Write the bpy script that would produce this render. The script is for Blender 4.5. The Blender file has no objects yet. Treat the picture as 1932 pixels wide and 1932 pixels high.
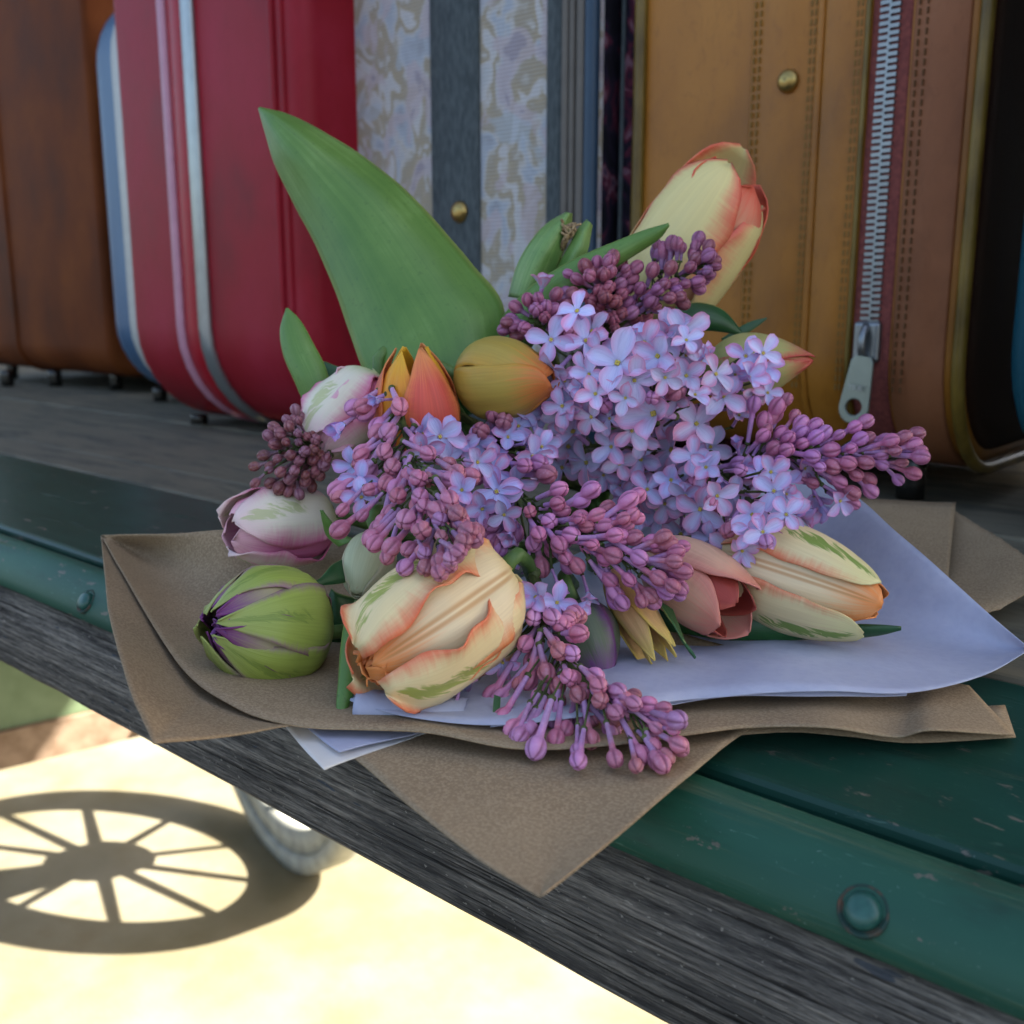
import bpy, bmesh, math, random
from mathutils import Vector, Matrix, noise
rnd = random.Random(7)
sc = bpy.context.scene
# ------------------------------------------------------------------ camera, world, sun, exposure
CAM = Vector((0, 0, .15))
PITCH = math.atan(388/1932); YAW = math.atan2(.667, .745)
cam_d = bpy.data.cameras.new('camera'); cam = bpy.data.objects.new('camera', cam_d)
sc.collection.objects.link(cam); sc.camera = cam
cam.location = CAM; cam.rotation_euler = (math.pi/2-PITCH, 0, YAW)
cam_d.sensor_width = 36; cam_d.lens = 36; cam_d.clip_start = .01; cam_d.clip_end = 900
cam_d.dof.use_dof = True; cam_d.dof.focus_distance = .40; cam_d.dof.aperture_fstop = 14
SUN = Vector((.723, .782, 1)).normalized()
world = bpy.data.worlds.new('World'); sc.world = world; world.use_nodes = True
wn = world.node_tree; bg = wn.nodes['Background']
sky = wn.nodes.new('ShaderNodeTexSky'); sky.sky_type = 'NISHITA'; sky.sun_disc = False
sky.dust_density = 4.0; sky.ozone_density = .4; sky.sun_elevation = math.asin(SUN.z); sky.sun_rotation = math.atan2(SUN.x, SUN.y)
wn.links.new(sky.outputs[0], bg.inputs[0]); bg.inputs[1].default_value = .06
sl = bpy.data.lights.new('sun', 'SUN'); sl.energy = 5.0; sl.angle = math.radians(.53); sl.color = (1, .95, .86)
so = bpy.data.objects.new('sun', sl); sc.collection.objects.link(so)
so.rotation_euler = SUN.to_track_quat('Z', 'Y').to_euler()
sc.view_settings.view_transform = 'Standard'; sc.view_settings.look = 'None'
sc.view_settings.gamma = 1; sc.view_settings.use_curve_mapping = False
sc.view_settings.exposure = 2.8
sc.render.engine = 'CYCLES'; sc.cycles.max_bounces = 8; sc.cycles.diffuse_bounces = 3; sc.cycles.transparent_max_bounces = 6
sc.cycles.use_denoising = True

# ------------------------------------------------------------------ helpers
F = Vector((-math.sin(YAW), math.cos(YAW), 0)); RT = Vector((math.cos(YAW), math.sin(YAW), 0)); UP = Vector((0, 0, 1))
def ray(x, y):                       # direction through a picture point (1932 units), unit depth along the optical axis
    r = x/1932-.5; q = y/1932-.5
    return F*(math.cos(PITCH)-q*math.sin(PITCH)) + RT*r - UP*(math.sin(PITCH)+q*math.cos(PITCH))
def W(x, y, d): return CAM + ray(x, y)*d                      # at depth d
def Z(x, y, z): r = ray(x, y); return CAM + r*((z-.15)/r.z)    # on the level z
def T(x, y, t): r = ray(x, y); return CAM + r*(t/r.y)          # on the upright plane Y = t
def tw(x, y, t): return T(x, y, t).x

def lin(c): return c/12.92 if c <= .04045 else ((c+.055)/1.055)**2.4
def C(h):
    h = h.lstrip('#'); return tuple(lin(int(h[i:i+2], 16)/255) for i in (0, 2, 4)) + (1,)

def link(name, me, m=None, parent=None):
    o = bpy.data.objects.new(name, me); sc.collection.objects.link(o)
    if m is not None:
        for mm in (m if isinstance(m, (list, tuple)) else [m]):
            if mm.name not in [x.name for x in me.materials]: me.materials.append(mm)
    if parent is not None: o.parent = parent
    return o
def empty(name, loc=(0, 0, 0)):
    o = bpy.data.objects.new(name, None); o.empty_display_size = .02; sc.collection.objects.link(o); o.location = loc; return o
def tag(o, label=None, cat=None, group=None, kind=None):
    if label: o['label'] = label
    if cat: o['category'] = cat
    if group: o['group'] = group
    if kind: o['kind'] = kind
    return o
def mesh(name, vs, fs, uvs=None, smooth=True, mids=None):
    me = bpy.data.meshes.new(name); me.from_pydata([tuple(v) for v in vs], [], fs)
    if uvs:
        l = me.uv_layers.new(name='UVMap')
        for lp in me.loops: l.data[lp.index].uv = uvs[lp.vertex_index]
    if smooth: me.polygons.foreach_set('use_smooth', [True]*len(me.polygons))
    if mids: me.polygons.foreach_set('material_index', mids)
    me.update(); return me
def spl(pts, x):                      # smooth interpolation through (x, y) pairs
    if x <= pts[0][0]: return pts[0][1]
    for i in range(len(pts)-1):
        a, b = pts[i], pts[i+1]
        if x <= b[0]:
            p0 = pts[i-1] if i else a; p3 = pts[i+2] if i+2 < len(pts) else b
            h = b[0]-a[0]; t = (x-a[0])/h
            m0 = (b[1]-p0[1])/max(1e-6, b[0]-p0[0])*h; m1 = (p3[1]-a[1])/max(1e-6, p3[0]-a[0])*h
            return (2*t**3-3*t*t+1)*a[1]+(t**3-2*t*t+t)*m0+(3*t*t-2*t**3)*b[1]+(t**3-t*t)*m1
    return pts[-1][1]
def crv(P, s):                        # Catmull-Rom through points, s in 0..1
    n = len(P)-1; f = min(max(s, 0), 1)*n; i = min(int(f), n-1); t = f-i
    a, b = P[i], P[i+1]; p0 = P[i-1] if i else a*2-b; p3 = P[i+2] if i+2 <= n else b*2-a
    return .5*((2*a)+(b-p0)*t+(2*p0-5*a+4*b-p3)*t*t+(3*a-p0-3*b+p3)*t**3)
def tube_data(P, rad, seg=8, n=None):
    n = n or (len(P)-1)*4; vs, fs = [], []; prev = None
    pts = [crv(P, i/n) for i in range(n+1)]
    for i, p in enumerate(pts):
        d = (pts[min(i+1, n)]-pts[max(i-1, 0)]).normalized()
        ref = prev if prev is not None else (UP if abs(d.z) < .9 else Vector((1, 0, 0)))
        e = (ref-d*ref.dot(d)).normalized(); prev = e; g = d.cross(e)
        r = rad(i/n) if callable(rad) else rad
        for k in range(seg):
            a = 2*math.pi*k/seg; vs.append(p+(e*math.cos(a)+g*math.sin(a))*r)
    for i in range(n):
        for k in range(seg):
            k2 = (k+1) % seg; fs.append((i*seg+k, i*seg+k2, (i+1)*seg+k2, (i+1)*seg+k))
    fs.append(tuple(range(seg))[::-1]); fs.append(tuple(n*seg+k for k in range(seg)))
    return vs, fs
def merge(parts):
    vs, fs = [], []
    for v, f in parts:
        o = len(vs); vs += v; fs += [tuple(i+o for i in q) for q in f]
    return vs, fs
def box(c, s, R=None):
    vs = []
    for x in (-1, 1):
        for y in (-1, 1):
            for z in (-1, 1):
                v = Vector((x*s[0]/2, y*s[1]/2, z*s[2]/2)); vs.append(Vector(c)+(R @ v if R else v))
    return vs, [(0, 1, 3, 2), (4, 6, 7, 5), (0, 4, 5, 1), (2, 3, 7, 6), (0, 2, 6, 4), (1, 5, 7, 3)]
def bev(o, w, seg=2):
    m = o.modifiers.new('bevel', 'BEVEL'); m.width = w; m.segments = seg; m.limit_method = 'ANGLE'; return o
def thick(o, t):
    m = o.modifiers.new('thickness', 'SOLIDIFY'); m.thickness = t; m.offset = -1; return o
def sheet(name, grid, nu, nv, m, parent=None, th=.0005, wob=0, wf=30, edge=0, seed=0, lin=False):
    """smooth sheet through a grid of control points; grid[row][col]"""
    vs, uvs, fs = [], [], []
    for j in range(nv+1):
        row = [crv([g[c] for g in grid], j/nv) for c in range(len(grid[0]))]
        for i in range(nu+1):
            if lin:
                f_ = i/nu*(len(row)-1); k_ = min(int(f_), len(row)-2); p = row[k_].lerp(row[k_+1], f_-k_)
            else: p = crv(row, i/nu)
            if wob: p = p+UP*wob*noise.noise(p*wf+Vector((seed, 0, 0)))
            if edge and j in (0, nv): p = p+Vector((noise.noise(p*900), noise.noise(p*900+Vector((9, 9, 9))), 0))*edge
            vs.append(p); uvs.append((i/nu, j/nv))
    for j in range(nv):
        for i in range(nu):
            a = j*(nu+1)+i; fs.append((a, a+1, a+nu+2, a+nu+1))
    o = link(name, mesh(name, vs, fs, uvs), m, parent)
    if th: thick(o, th)
    return o

# ------------------------------------------------------------------ materials
class Mat:
    def __init__(s, name, rough=.6, spec=.4, metal=0):
        s.m = bpy.data.materials.new(name); s.m.use_nodes = True; s.t = s.m.node_tree; s.b = s.t.nodes['Principled BSDF']
        s.b.inputs['Roughness'].default_value = rough; s.b.inputs['Specular IOR Level'].default_value = spec
        s.b.inputs['Metallic'].default_value = metal
    def n(s, ty, **k):
        nd = s.t.nodes.new('ShaderNode'+ty)
        for a, v in k.items(): setattr(nd, a, v)
        return nd
    def l(s, a, b): s.t.links.new(a, b); return b
    def put(s, sock, v):
        if hasattr(v, 'is_output') or hasattr(v, 'links'): s.l(v, sock)
        else: sock.default_value = v
    def math(s, op, a, b=None, clamp=False):
        nd = s.n('Math', operation=op, use_clamp=clamp); s.put(nd.inputs[0], a)
        if b is not None: s.put(nd.inputs[1], b)
        return nd.outputs[0]
    def sm(s, v, lo, hi):              # smoothstep
        nd = s.n('MapRange', interpolation_type='SMOOTHSTEP'); s.put(nd.inputs[0], v); s.put(nd.inputs[1], lo); s.put(nd.inputs[2], hi); return nd.outputs[0]
    def mix(s, f, a, b, mode='MIX'):
        nd = s.n('Mix', data_type='RGBA', blend_type=mode); s.put(nd.inputs[0], f); s.put(nd.inputs[6], a); s.put(nd.inputs[7], b); return nd.outputs[2]
    def coord(s, which='Object', scale=(1, 1, 1)):
        c = s.n('TexCoord'); mp = s.n('Mapping'); mp.inputs['Scale'].default_value = scale
        s.l(c.outputs[which], mp.inputs[0]); return mp.outputs[0]
    def geo(s, scale=(1, 1, 1)):
        c = s.n('NewGeometry'); mp = s.n('Mapping'); mp.inputs['Scale'].default_value = scale
        s.l(c.outputs['Position'], mp.inputs[0]); return mp.outputs[0]
    def noise(s, vec, scale=5, detail=4, rough=.55, dist=0):
        nd = s.n('TexNoise'); s.l(vec, nd.inputs['Vector']); nd.inputs['Scale'].default_value = scale
        nd.inputs['Detail'].default_value = detail; nd.inputs['Roughness'].default_value = rough; nd.inputs['Distortion'].default_value = dist
        return nd.outputs[0]
    def ramp(s, f, stops, interp='LINEAR'):
        nd = s.n('ValToRGB'); cr = nd.color_ramp; cr.interpolation = interp
        while len(cr.elements) < len(stops): cr.elements.new(.5)
        for e, (p, c) in zip(cr.elements, stops): e.position = p; e.color = c
        s.put(nd.inputs[0], f); return nd.outputs[0]
    def bump(s, h, strength=.3, dist=.001):
        nd = s.n('Bump'); nd.inputs['Strength'].default_value = strength; nd.inputs['Distance'].default_value = dist
        s.l(h, nd.inputs['Height']); s.l(nd.outputs[0], s.b.inputs['Normal'])
    def col(s, v): s.put(s.b.inputs['Base Color'], v)
    def translucent(s, color, fac):
        t = s.n('BsdfTranslucent'); s.put(t.inputs[0], color); mx = s.n('MixShader'); mx.inputs[0].default_value = fac
        s.l(s.b.outputs[0], mx.inputs[1]); s.l(t.outputs[0], mx.inputs[2]); s.l(mx.outputs[0], s.t.nodes['Material Output'].inputs[0])

def two(name, c1, c2, scale, nscale=1, detail=5, rough=.6, spec=.4, metal=0, bump=0, bd=.001, lo=.35, hi=.65, rnoise=0, bscale=None):
    a = Mat(name, rough, spec, metal); v = a.geo(scale)
    f = a.noise(v, nscale, detail); a.col(a.ramp(f, [(lo, C(c1)), (hi, C(c2))]))
    if bump:
        g = a.noise(a.geo(bscale), 1, 6) if bscale else f
        a.bump(g, bump, bd)
    if rnoise: a.l(a.sm(f, 0, 1), a.b.inputs['Roughness'])
    return a.m
def plain(name, c, rough=.5, spec=.4, metal=0):
    a = Mat(name, rough, spec, metal); v = a.geo(); f = a.noise(v, 60, 3)
    c = C(c); a.col(a.ramp(f, [(.3, tuple(x*.85 for x in c[:3])+(1,)), (.7, c)])); return a.m

def petal(name, body, edge, base, tip=None, edge_w=.35, green=None, gamt=.0, streak=.12, edge_v=(.0, .2), dark=None, rough=.42, rib=None):
    a = Mat(name, rough, .35); uv = a.n('TexCoord').outputs['UV']; sp = a.n('SeparateXYZ'); a.l(uv, sp.inputs[0])
    U, V = sp.outputs[0], sp.outputs[1]
    au = a.math('ABSOLUTE', a.math('SUBTRACT', a.math('MULTIPLY', U, 2.0), 1.0))
    oi = a.n('ObjectInfo').outputs['Random']
    def uvn(sx, sy, ns, det=3):
        cb = a.n('CombineXYZ'); a.put(cb.inputs[0], a.math('MULTIPLY', U, sx)); a.put(cb.inputs[1], a.math('MULTIPLY', V, sy)); a.put(cb.inputs[2], a.math('MULTIPLY', oi, 30.0))
        return a.noise(cb.outputs[0], ns, det)
    veins = uvn(26, 1.6, 1.5); cross = uvn(2.2, 44, 1.3); big = uvn(2, 2, 1.3)
    e = a.math('ADD', au, a.math('MULTIPLY', a.math('SUBTRACT', cross, .5), .32))
    e = a.math('ADD', e, a.math('MULTIPLY', a.math('SUBTRACT', big, .5), .5))
    ef = a.math('MULTIPLY', a.sm(e, .86-edge_w, 1.08), a.sm(V, edge_v[0], edge_v[1]))
    c = a.mix(a.sm(V, .0, .35), C(base), C(body))
    c = a.mix(ef, c, C(edge))
    if tip: c = a.mix(a.sm(a.math('ADD', V, a.math('MULTIPLY', a.math('SUBTRACT', veins, .5), .35)), .68, 1.0), c, C(tip))
    if green:
        cb = a.n('CombineXYZ'); ang = a.math('ADD', V, a.math('MULTIPLY', a.math('ADD', U, a.math('MULTIPLY', a.math('SUBTRACT', big, .5), .5)), -.85))
        a.put(cb.inputs[0], a.math('MULTIPLY', ang, 22.0)); a.put(cb.inputs[1], a.math('MULTIPLY', U, 5.0)); a.put(cb.inputs[2], a.math('MULTIPLY', oi, 9.0))
        g = a.noise(cb.outputs[0], 1.0, 3)
        env = a.math('MULTIPLY', a.sm(a.math('ABSOLUTE', a.math('ADD', a.math('SUBTRACT', U, .53), a.math('MULTIPLY', a.math('SUBTRACT', big, .5), .3))), .17, .0), a.math('MULTIPLY', a.sm(V, .38, .6), a.sm(V, 1.0, .9)))
        gf = a.math('MULTIPLY', a.sm(a.math('ADD', g, a.math('MULTIPLY', env, .22)), .56, .70), a.sm(env, .02, .4))
        c = a.mix(a.math('MULTIPLY', gf, gamt), c, C(green))
    if rib:
        rl = a.math('MULTIPLY', a.math('MULTIPLY', a.sm(au, .0, .045), a.sm(au, .12, .06)), a.math('MULTIPLY', a.sm(V, .08, .25), a.sm(V, 1.0, .9)))
        c = a.mix(a.math('MULTIPLY', rl, .6), c, C(rib))
    vm = a.sm(veins, .3, .7)
    c = a.mix(a.math('MULTIPLY', a.math('SUBTRACT', 1.0, vm), streak), c, tuple(x*.45 for x in C(dark or edge)[:3])+(1,))
    a.col(c); a.bump(veins, .25, .0006)
    a.b.inputs['Subsurface Weight'].default_value = .0
    a.translucent(c, .10)
    return a.m

def leafmat(name, c1, c2, c3):
    a = Mat(name, .42, .45); uv = a.n('TexCoord').outputs['UV']; sp = a.n('SeparateXYZ'); a.l(uv, sp.inputs[0])
    cb = a.n('CombineXYZ'); a.put(cb.inputs[0], a.math('MULTIPLY', sp.outputs[0], 40.0)); a.put(cb.inputs[1], a.math('MULTIPLY', sp.outputs[1], 1.5))
    a.put(cb.inputs[2], a.math('MULTIPLY', a.n('ObjectInfo').outputs['Random'], 20.0))
    v = a.noise(cb.outputs[0], 1, 3); g = a.noise(a.geo((1, 1, 1)), 28, 4); g2 = a.noise(a.geo((1, 1, 1)), 420, 3)
    c = a.ramp(a.math('ADD', a.math('MULTIPLY', v, .35), a.math('MULTIPLY', g, .65)), [(.35, C(c1)), (.55, C(c2)), (.72, C(c3))])
    c = a.mix(a.math('MULTIPLY', a.sm(g2, .60, .72), .25), c, C('#24401f'))
    au = a.math('ABSOLUTE', a.math('SUBTRACT', a.math('MULTIPLY', sp.outputs[0], 2.0), 1.0))
    c = a.mix(a.math('MULTIPLY', a.sm(au, .93, 1.0), .6), c, C('#a9b86a'))
    a.b.inputs['Coat Weight'].default_value = .15; a.b.inputs['Coat Roughness'].default_value = .35
    a.col(c); a.bump(v, .15, .0006); a.translucent(c, .12); return a.m

M = {}
M['kraft'] = (lambda a: (a.col(a.mix(a.math('MULTIPLY', a.sm(a.noise(a.geo((1, 1, 1)), 900, 4, .7), .42, .62), .55),
    a.ramp(a.noise(a.geo((1, 1, 1)), 25, 4), [(.3, C('#87735a')), (.7, C('#968165'))]), C('#b39d7e'))),
    a.bump(a.noise(a.geo((1, 1, 1)), 1400, 4), .35, .0004), a.m)[-1])(Mat('kraft_paper', .85, .2))
def tissue():
    a = Mat('lavender_tissue', .7, .25); v = a.geo()
    c = a.ramp(a.noise(v, 40, 4), [(.3, C('#c4c7dc')), (.7, C('#d2d5e6'))]); c = a.mix(a.math('MULTIPLY', a.sm(a.noise(v, 300, 5), .4, .7), .2), c, C('#acb1cc'))
    a.col(c); a.bump(a.noise(a.geo((1, 1, 1)), 38, 4, .5), .45, .004); a.translucent(c, .3); return a.m
M['tissue'] = tissue()
def wtissue():
    a = Mat('white_tissue', .7, .25); v = a.geo(); c = a.ramp(a.noise(v, 60, 4), [(.3, C('#e8e6e4')), (.7, C('#f4f2ee'))]); a.col(c); a.translucent(c, .3); return a.m
M['white_tissue'] = wtissue()
def wood():
    a = Mat('weathered_wood', .88, .2); v = a.geo((12, 380, 380)); f = a.noise(v, 1, 6, .65); f2 = a.noise(a.geo((90, 1300, 1300)), 1, 4, .75); b = a.noise(a.geo((9, 30, 30)), 1, 4)
    c = a.ramp(a.math('ADD', a.math('MULTIPLY', f, .55), a.math('MULTIPLY', f2, .45)), [(.34, C('#23211f')), (.43, C('#55514c')), (.52, C('#837d73')), (.64, C('#bdb3a3'))])
    c = a.mix(a.math('MULTIPLY', a.sm(b, .5, .68), .6), c, C('#4b4a48'))
    c = a.mix(a.math('MULTIPLY', a.sm(a.noise(a.geo((40, 160, 160)), 1, 2), .71, .74), .8), c, C('#4d5660'))
    cr = a.sm(a.noise(a.geo((5, 620, 620)), 1, 3, .6), .60, .635); c = a.mix(a.math('MULTIPLY', cr, .75), c, C('#1c1a18'))
    sp = a.sm(a.noise(a.geo((260, 520, 520)), 1, 2), .68, .71); c = a.mix(a.math('MULTIPLY', sp, .6), c, C('#c9c0b0'))
    kn = a.sm(a.noise(a.geo((16, 60, 60)), 1, 3), .66, .70); c = a.mix(a.math('MULTIPLY', kn, .6), c, C('#2e2a26'))
    h = a.math('SUBTRACT', a.math('ADD', f, a.math('MULTIPLY', f2, .5)), a.math('MULTIPLY', cr, .6))
    a.col(c); a.bump(h, 1.0, .004); return a.m
M['wood'] = wood()
def paint(name, cs, worn, lo, hi, rough=.38, sx=(8, 40, 40)):
    a = Mat(name, rough, .3); v = a.geo(); f = a.noise(a.geo((10, 30, 30)), 1, 5)
    c = a.ramp(f, [(.3, C(cs[0])), (.7, C(cs[1]))])
    w = a.sm(a.noise(a.geo(sx), 1, 6, .7), lo, hi); c = a.mix(w, c, C(worn))
    sc1 = a.sm(a.noise(a.geo((900, 900, 900)), 1, 2), .72, .76); c = a.mix(a.math('MULTIPLY', sc1, .35), c, C('#8fa39a'))
    sc2 = a.noise(a.geo((60, 420, 420)), 1, 3, .6, 2.0); c = a.mix(a.math('MULTIPLY', a.sm(sc2, .66, .72), .22), c, C('#7fa592'))
    ch = a.sm(a.noise(a.geo((55, 150, 150)), 1, 5, .65), .635, .65); c = a.mix(a.math('MULTIPLY', ch, .85), c, C('#6b655a'))
    gr = a.sm(a.noise(a.geo((18, 70, 70)), 1, 5, .7), .52, .75); c = a.mix(a.math('MULTIPLY', gr, .45), c, C('#1a2420'))
    a.col(c); r = a.math('ADD', a.math('MULTIPLY', w, .35), rough); a.l(r, a.b.inputs['Roughness'])
    a.bump(a.math('ADD', a.math('MULTIPLY', f, .5), w), .35, .0015); return a.m
M['green_plank'] = paint('green_plank_paint', ('#143a2e', '#1e463a'), '#404a3c', .58, .80)
M['green_worn'] = paint('worn_green_paint', ('#3a4a3a', '#424e3c'), '#5c5848', .45, .68, .6)
M['grey_plank'] = paint('grey_worn_plank', ('#635e4f', '#716a58'), '#4c4d44', .45, .7, .7)
M['green_rail'] = paint('green_rail_paint', ('#1e4a3b', '#275743'), '#5d6a4e', .54, .78, .48, (4, 120, 120))
M['bolt'] = two('bolt_paint', '#1f4d44', '#2c5b50', (300, 300, 300), 1, 3, .28, .5)
M['washer'] = two('rusty_washer', '#1d3a32', '#5f4432', (220, 220, 220), 1, 4, .7, lo=.48, hi=.68)
def ground():
    a = Mat('concrete', .9, .2); v = a.geo(); c = a.ramp(a.noise(v, 4, 6), [(.3, C('#686048')), (.7, C('#7f7865'))]); c = a.mix(a.math('MULTIPLY', a.sm(a.noise(v, 3.2, 7, .65), .48, .7), .75), c, C('#6e6248'))
    a.col(c); a.bump(a.noise(v, 150, 4), .3, .004); return a.m
M['ground'] = ground()
M['low_bounce_ground'] = two('low_bounce_ground', '#35363a', '#45464a', (30, 30, 30), 1, 5, .9, .2, bump=.3)
M['stem'] = two('tulip_stem_green', '#3f5e2c', '#6a8748', (60, 60, 60), 1, 3, .5)
M['twig'] = two('lilac_twig_green', '#37401f', '#55602f', (200, 200, 200), 1, 3, .6)
M['leaf'] = leafmat('tulip_leaf_green', '#557d36', '#658b3f', '#80a45c')
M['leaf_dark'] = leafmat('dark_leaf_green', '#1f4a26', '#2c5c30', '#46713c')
M['leaf_pale'] = leafmat('pale_leaf_green', '#5f8a45', '#86a860', '#a8bd80')

def lilac_bud():
    a = Mat('lilac_bud', .42, .4); uv = a.n('TexCoord').outputs['UV']; sp = a.n('SeparateXYZ'); a.l(uv, sp.inputs[0])
    oi = a.n('ObjectInfo'); r = oi.outputs['Random']
    head = a.ramp(r, [(0, C('#ae6c68')), (.3, C('#cd7f94')), (.65, C('#d58eb2')), (1, C('#c596cc'))])
    head = a.mix(1.0, a.mix(.12, head, C('#f0d0e0')), oi.outputs['Color'], 'MULTIPLY')
    tube = a.mix(1.0, C('#b89cc4'), oi.outputs['Color'], 'MULTIPLY')
    c = a.mix(a.sm(sp.outputs[1], .38, .62), tube, head)
    n = a.noise(a.geo((1, 1, 1)), 700, 3); c = a.mix(a.math('MULTIPLY', a.sm(n, .45, .7), .2), c, C('#d9b4cf'))
    c = a.mix(a.math('MULTIPLY', sp.outputs[0], .8), c, C('#6c2644'))  # crease shade of the bud grooves painted into the colour
    a.col(c); a.translucent(c, .05); return a.m
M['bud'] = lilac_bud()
def lilac_petal():
    a = Mat('lilac_petal', .5, .3); uv = a.n('TexCoord').outputs['UV']; sp = a.n('SeparateXYZ'); a.l(uv, sp.inputs[0])
    oi = a.n('ObjectInfo'); r = oi.outputs['Random']
    au = a.math('ABSOLUTE', a.math('SUBTRACT', a.math('MULTIPLY', sp.outputs[0], 2.0), 1.0))
    e = a.math('MAXIMUM', a.math('MULTIPLY', au, a.sm(sp.outputs[1], .0, .3)), a.sm(sp.outputs[1], .55, 1.05))
    e = a.math('ADD', e, a.math('MULTIPLY', a.math('SUBTRACT', r, .5), .5))
    c = a.ramp(e, [(.10, C('#cdd0f0')), (.42, C('#d2c9ec')), (.74, C('#d9b6dc')), (1.0, C('#dd9cc2'))])
    cb = a.n('CombineXYZ'); a.put(cb.inputs[0], a.math('MULTIPLY', sp.outputs[0], 9.0)); a.put(cb.inputs[1], sp.outputs[1]); a.put(cb.inputs[2], a.math('MULTIPLY', r, 40.0))
    v = a.noise(cb.outputs[0], 1.5, 3); c = a.mix(a.math('MULTIPLY', a.sm(v, .45, .7), .25), c, C('#8f86bd'))
    c = a.mix(1.0, c, oi.outputs['Color'], 'MULTIPLY')
    a.col(c); a.bump(v, .5, .0008); a.translucent(c, .08); return a.m
M['lpetal'] = lilac_petal()
M['eye'] = plain('lilac_eye_yellow', '#d8c35a', .6)

# ------------------------------------------------------------------ setting: ground
g = link('ground', mesh('ground', [(-400, -400, -1.15), (400, -400, -1.15), (400, 400, -1.15), (-400, 400, -1.15)], [(0, 1, 2, 3)], smooth=False), M['low_bounce_ground']); tag(g, kind='structure')  # unseen outer ground, added dark to cut bounce light
g2 = link('pavement', mesh('pavement', [(-40, -.35, -1.146), (40, -.35, -1.146), (40, 3.4, -1.146), (-40, 3.4, -1.146)], [(0, 1, 2, 3)], smooth=False), M['ground']); tag(g2, kind='structure')

# ------------------------------------------------------------------ baggage cart
cart = empty('baggage_cart', (-.6, .78, -1.15))
tag(cart, 'old green painted baggage wagon whose weathered edge board and deck carry the bouquet', 'cart')
def cpart(name, data, m, smooth=False, parent=cart):
    vs, fs = data; off = Vector(parent.location) if parent is cart else Vector((0, 0, 0))
    return link(name, mesh(name, [Vector(v)-off for v in vs], fs, smooth=smooth), m, parent)
X0, X1 = -3.6, 1.4
for t0, t1, m, dz in [(.282, .432, 'green_plank', 0), (.438, .497, 'grey_plank', -.001), (.503, .72, 'grey_plank', -.003), (.726, .93, 'grey_plank', -.002), (.936, 1.12, 'grey_plank', -.003), (1.126, 1.30, 'grey_plank', -.002)]:
    bev(cpart('deck_plank', box(((X0+X1)/2, (t0+t1)/2, -.02+dz), (X1-X0, t1-t0, .04)), M[m]), .004, 3)
# rounded edge rail: profile in (t, z), drawn along X
prof = [(.276, -.030), (.276, -.006), (.2735, -.0005), (.269, .0015), (.263, .0005), (.257, -.004), (.2525, -.010), (.2495, -.016), (.249, -.022), (.252, -.024), (.262, -.024), (.262, -.030)]
nx = 60; vs, fs = [], []
for i in range(nx+1):
    x = X0+(X1-X0)*i/nx
    for (t_, z_) in prof: vs.append(Vector((x, t_+.0006*noise.noise(Vector((x*6, z_*50, 0))), z_+.0006*noise.noise(Vector((x*5, t_*50, 4))))))
K = len(prof)
for i in range(nx):
    for k in range(K): fs.append((i*K+k, i*K+(k+1) % K, (i+1)*K+(k+1) % K, (i+1)*K+k))
fs += [tuple(range(K))[::-1], tuple(nx*K+k for k in range(K))]
rail = cpart('edge_rail', (vs, fs), M['green_rail'], True)
def bolt(x):
    n = Vector((0, -.80, .60)); q = n.to_track_quat('Z', 'Y').to_matrix(); c = Vector((x, .2518, -.0115))
    vs, fs = [], []; rings = [(.0052, -.001), (.0052, .0010), (.0049, .0018), (.0041, .0027), (.0030, .0032), (.0016, .0034), (.0004, .0034)]
    for r, h in rings:
        for k in range(24): a = k*math.pi/12; vs.append(c+q @ Vector((r*math.cos(a), r*math.sin(a), h)))
    for i in range(len(rings)-1):
        for k in range(24): fs.append((i*24+k, i*24+(k+1) % 24, i*24+24+(k+1) % 24, i*24+24+k))
    fs.append(tuple((len(rings)-1)*24+k for k in range(24)))
    off = Vector(cart.location); link('bolt', mesh('bolt', [v-off for v in vs], fs), M['bolt'], rail)
    vs, fs = [], []
    for r, h in [(.0072, -.003), (.0072, .0003), (.0068, .0007), (.0062, .0005), (.0060, .0002), (.0054, .0001)]:
        for k in range(24): a = k*math.pi/12; vs.append(c+q @ Vector((r*math.cos(a), r*math.sin(a), h)))
    for i in range(5):
        for k in range(24): fs.append((i*24+k, i*24+(k+1) % 24, i*24+24+(k+1) % 24, i*24+24+k))
    link('bolt_washer', mesh('bolt_washer', [v-off for v in vs], fs), M['washer'], rail)
for px_, py_ in [(1630, 1702), (163, 1140)]: bolt(T(px_, py_, .2518).x)
# weathered edge board, with an uneven lower edge
vs, fs = [], []; nx = 160
for i in range(nx+1):
    x = X0+(X1-X0)*i/nx; w = .0016*noise.noise(Vector((x*14, 0, 0)))+.0012*noise.noise(Vector((x*45, 3, 0)))
    vs += [Vector((x, .252+.0008*noise.noise(Vector((x*20, 1, 0))), -.0245)), Vector((x, .2515+.0008*noise.noise(Vector((x*16, 5, 0))), -.05)), Vector((x, .2525+w*.5, -.077+w)), Vector((x, .256, -.081+w)), Vector((x, .30, -.081)), Vector((x, .30, -.0245))]
for i in range(nx):
    for k in range(6): fs.append((i*6+k, i*6+(k+1) % 6, i*6+6+(k+1) % 6, i*6+6+k))
cpart('edge_board', (vs, fs), M['wood'], True)
cpart('rear_board', box(((X0+X1)/2, 1.275, -.065), (X1-X0, .045, .046)), M['wood'])
cpart('added_gap_board', box(((X0+X1)/2, 1.288, .04), (X1-X0, .02, .084)), M['wood'])  # added board, blocks the bright gap under the cases
M['dark_iron'] = two('dark_iron', '#4a4d4a', '#6b6c66', (40, 40, 40), 1, 4, .6)
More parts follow.
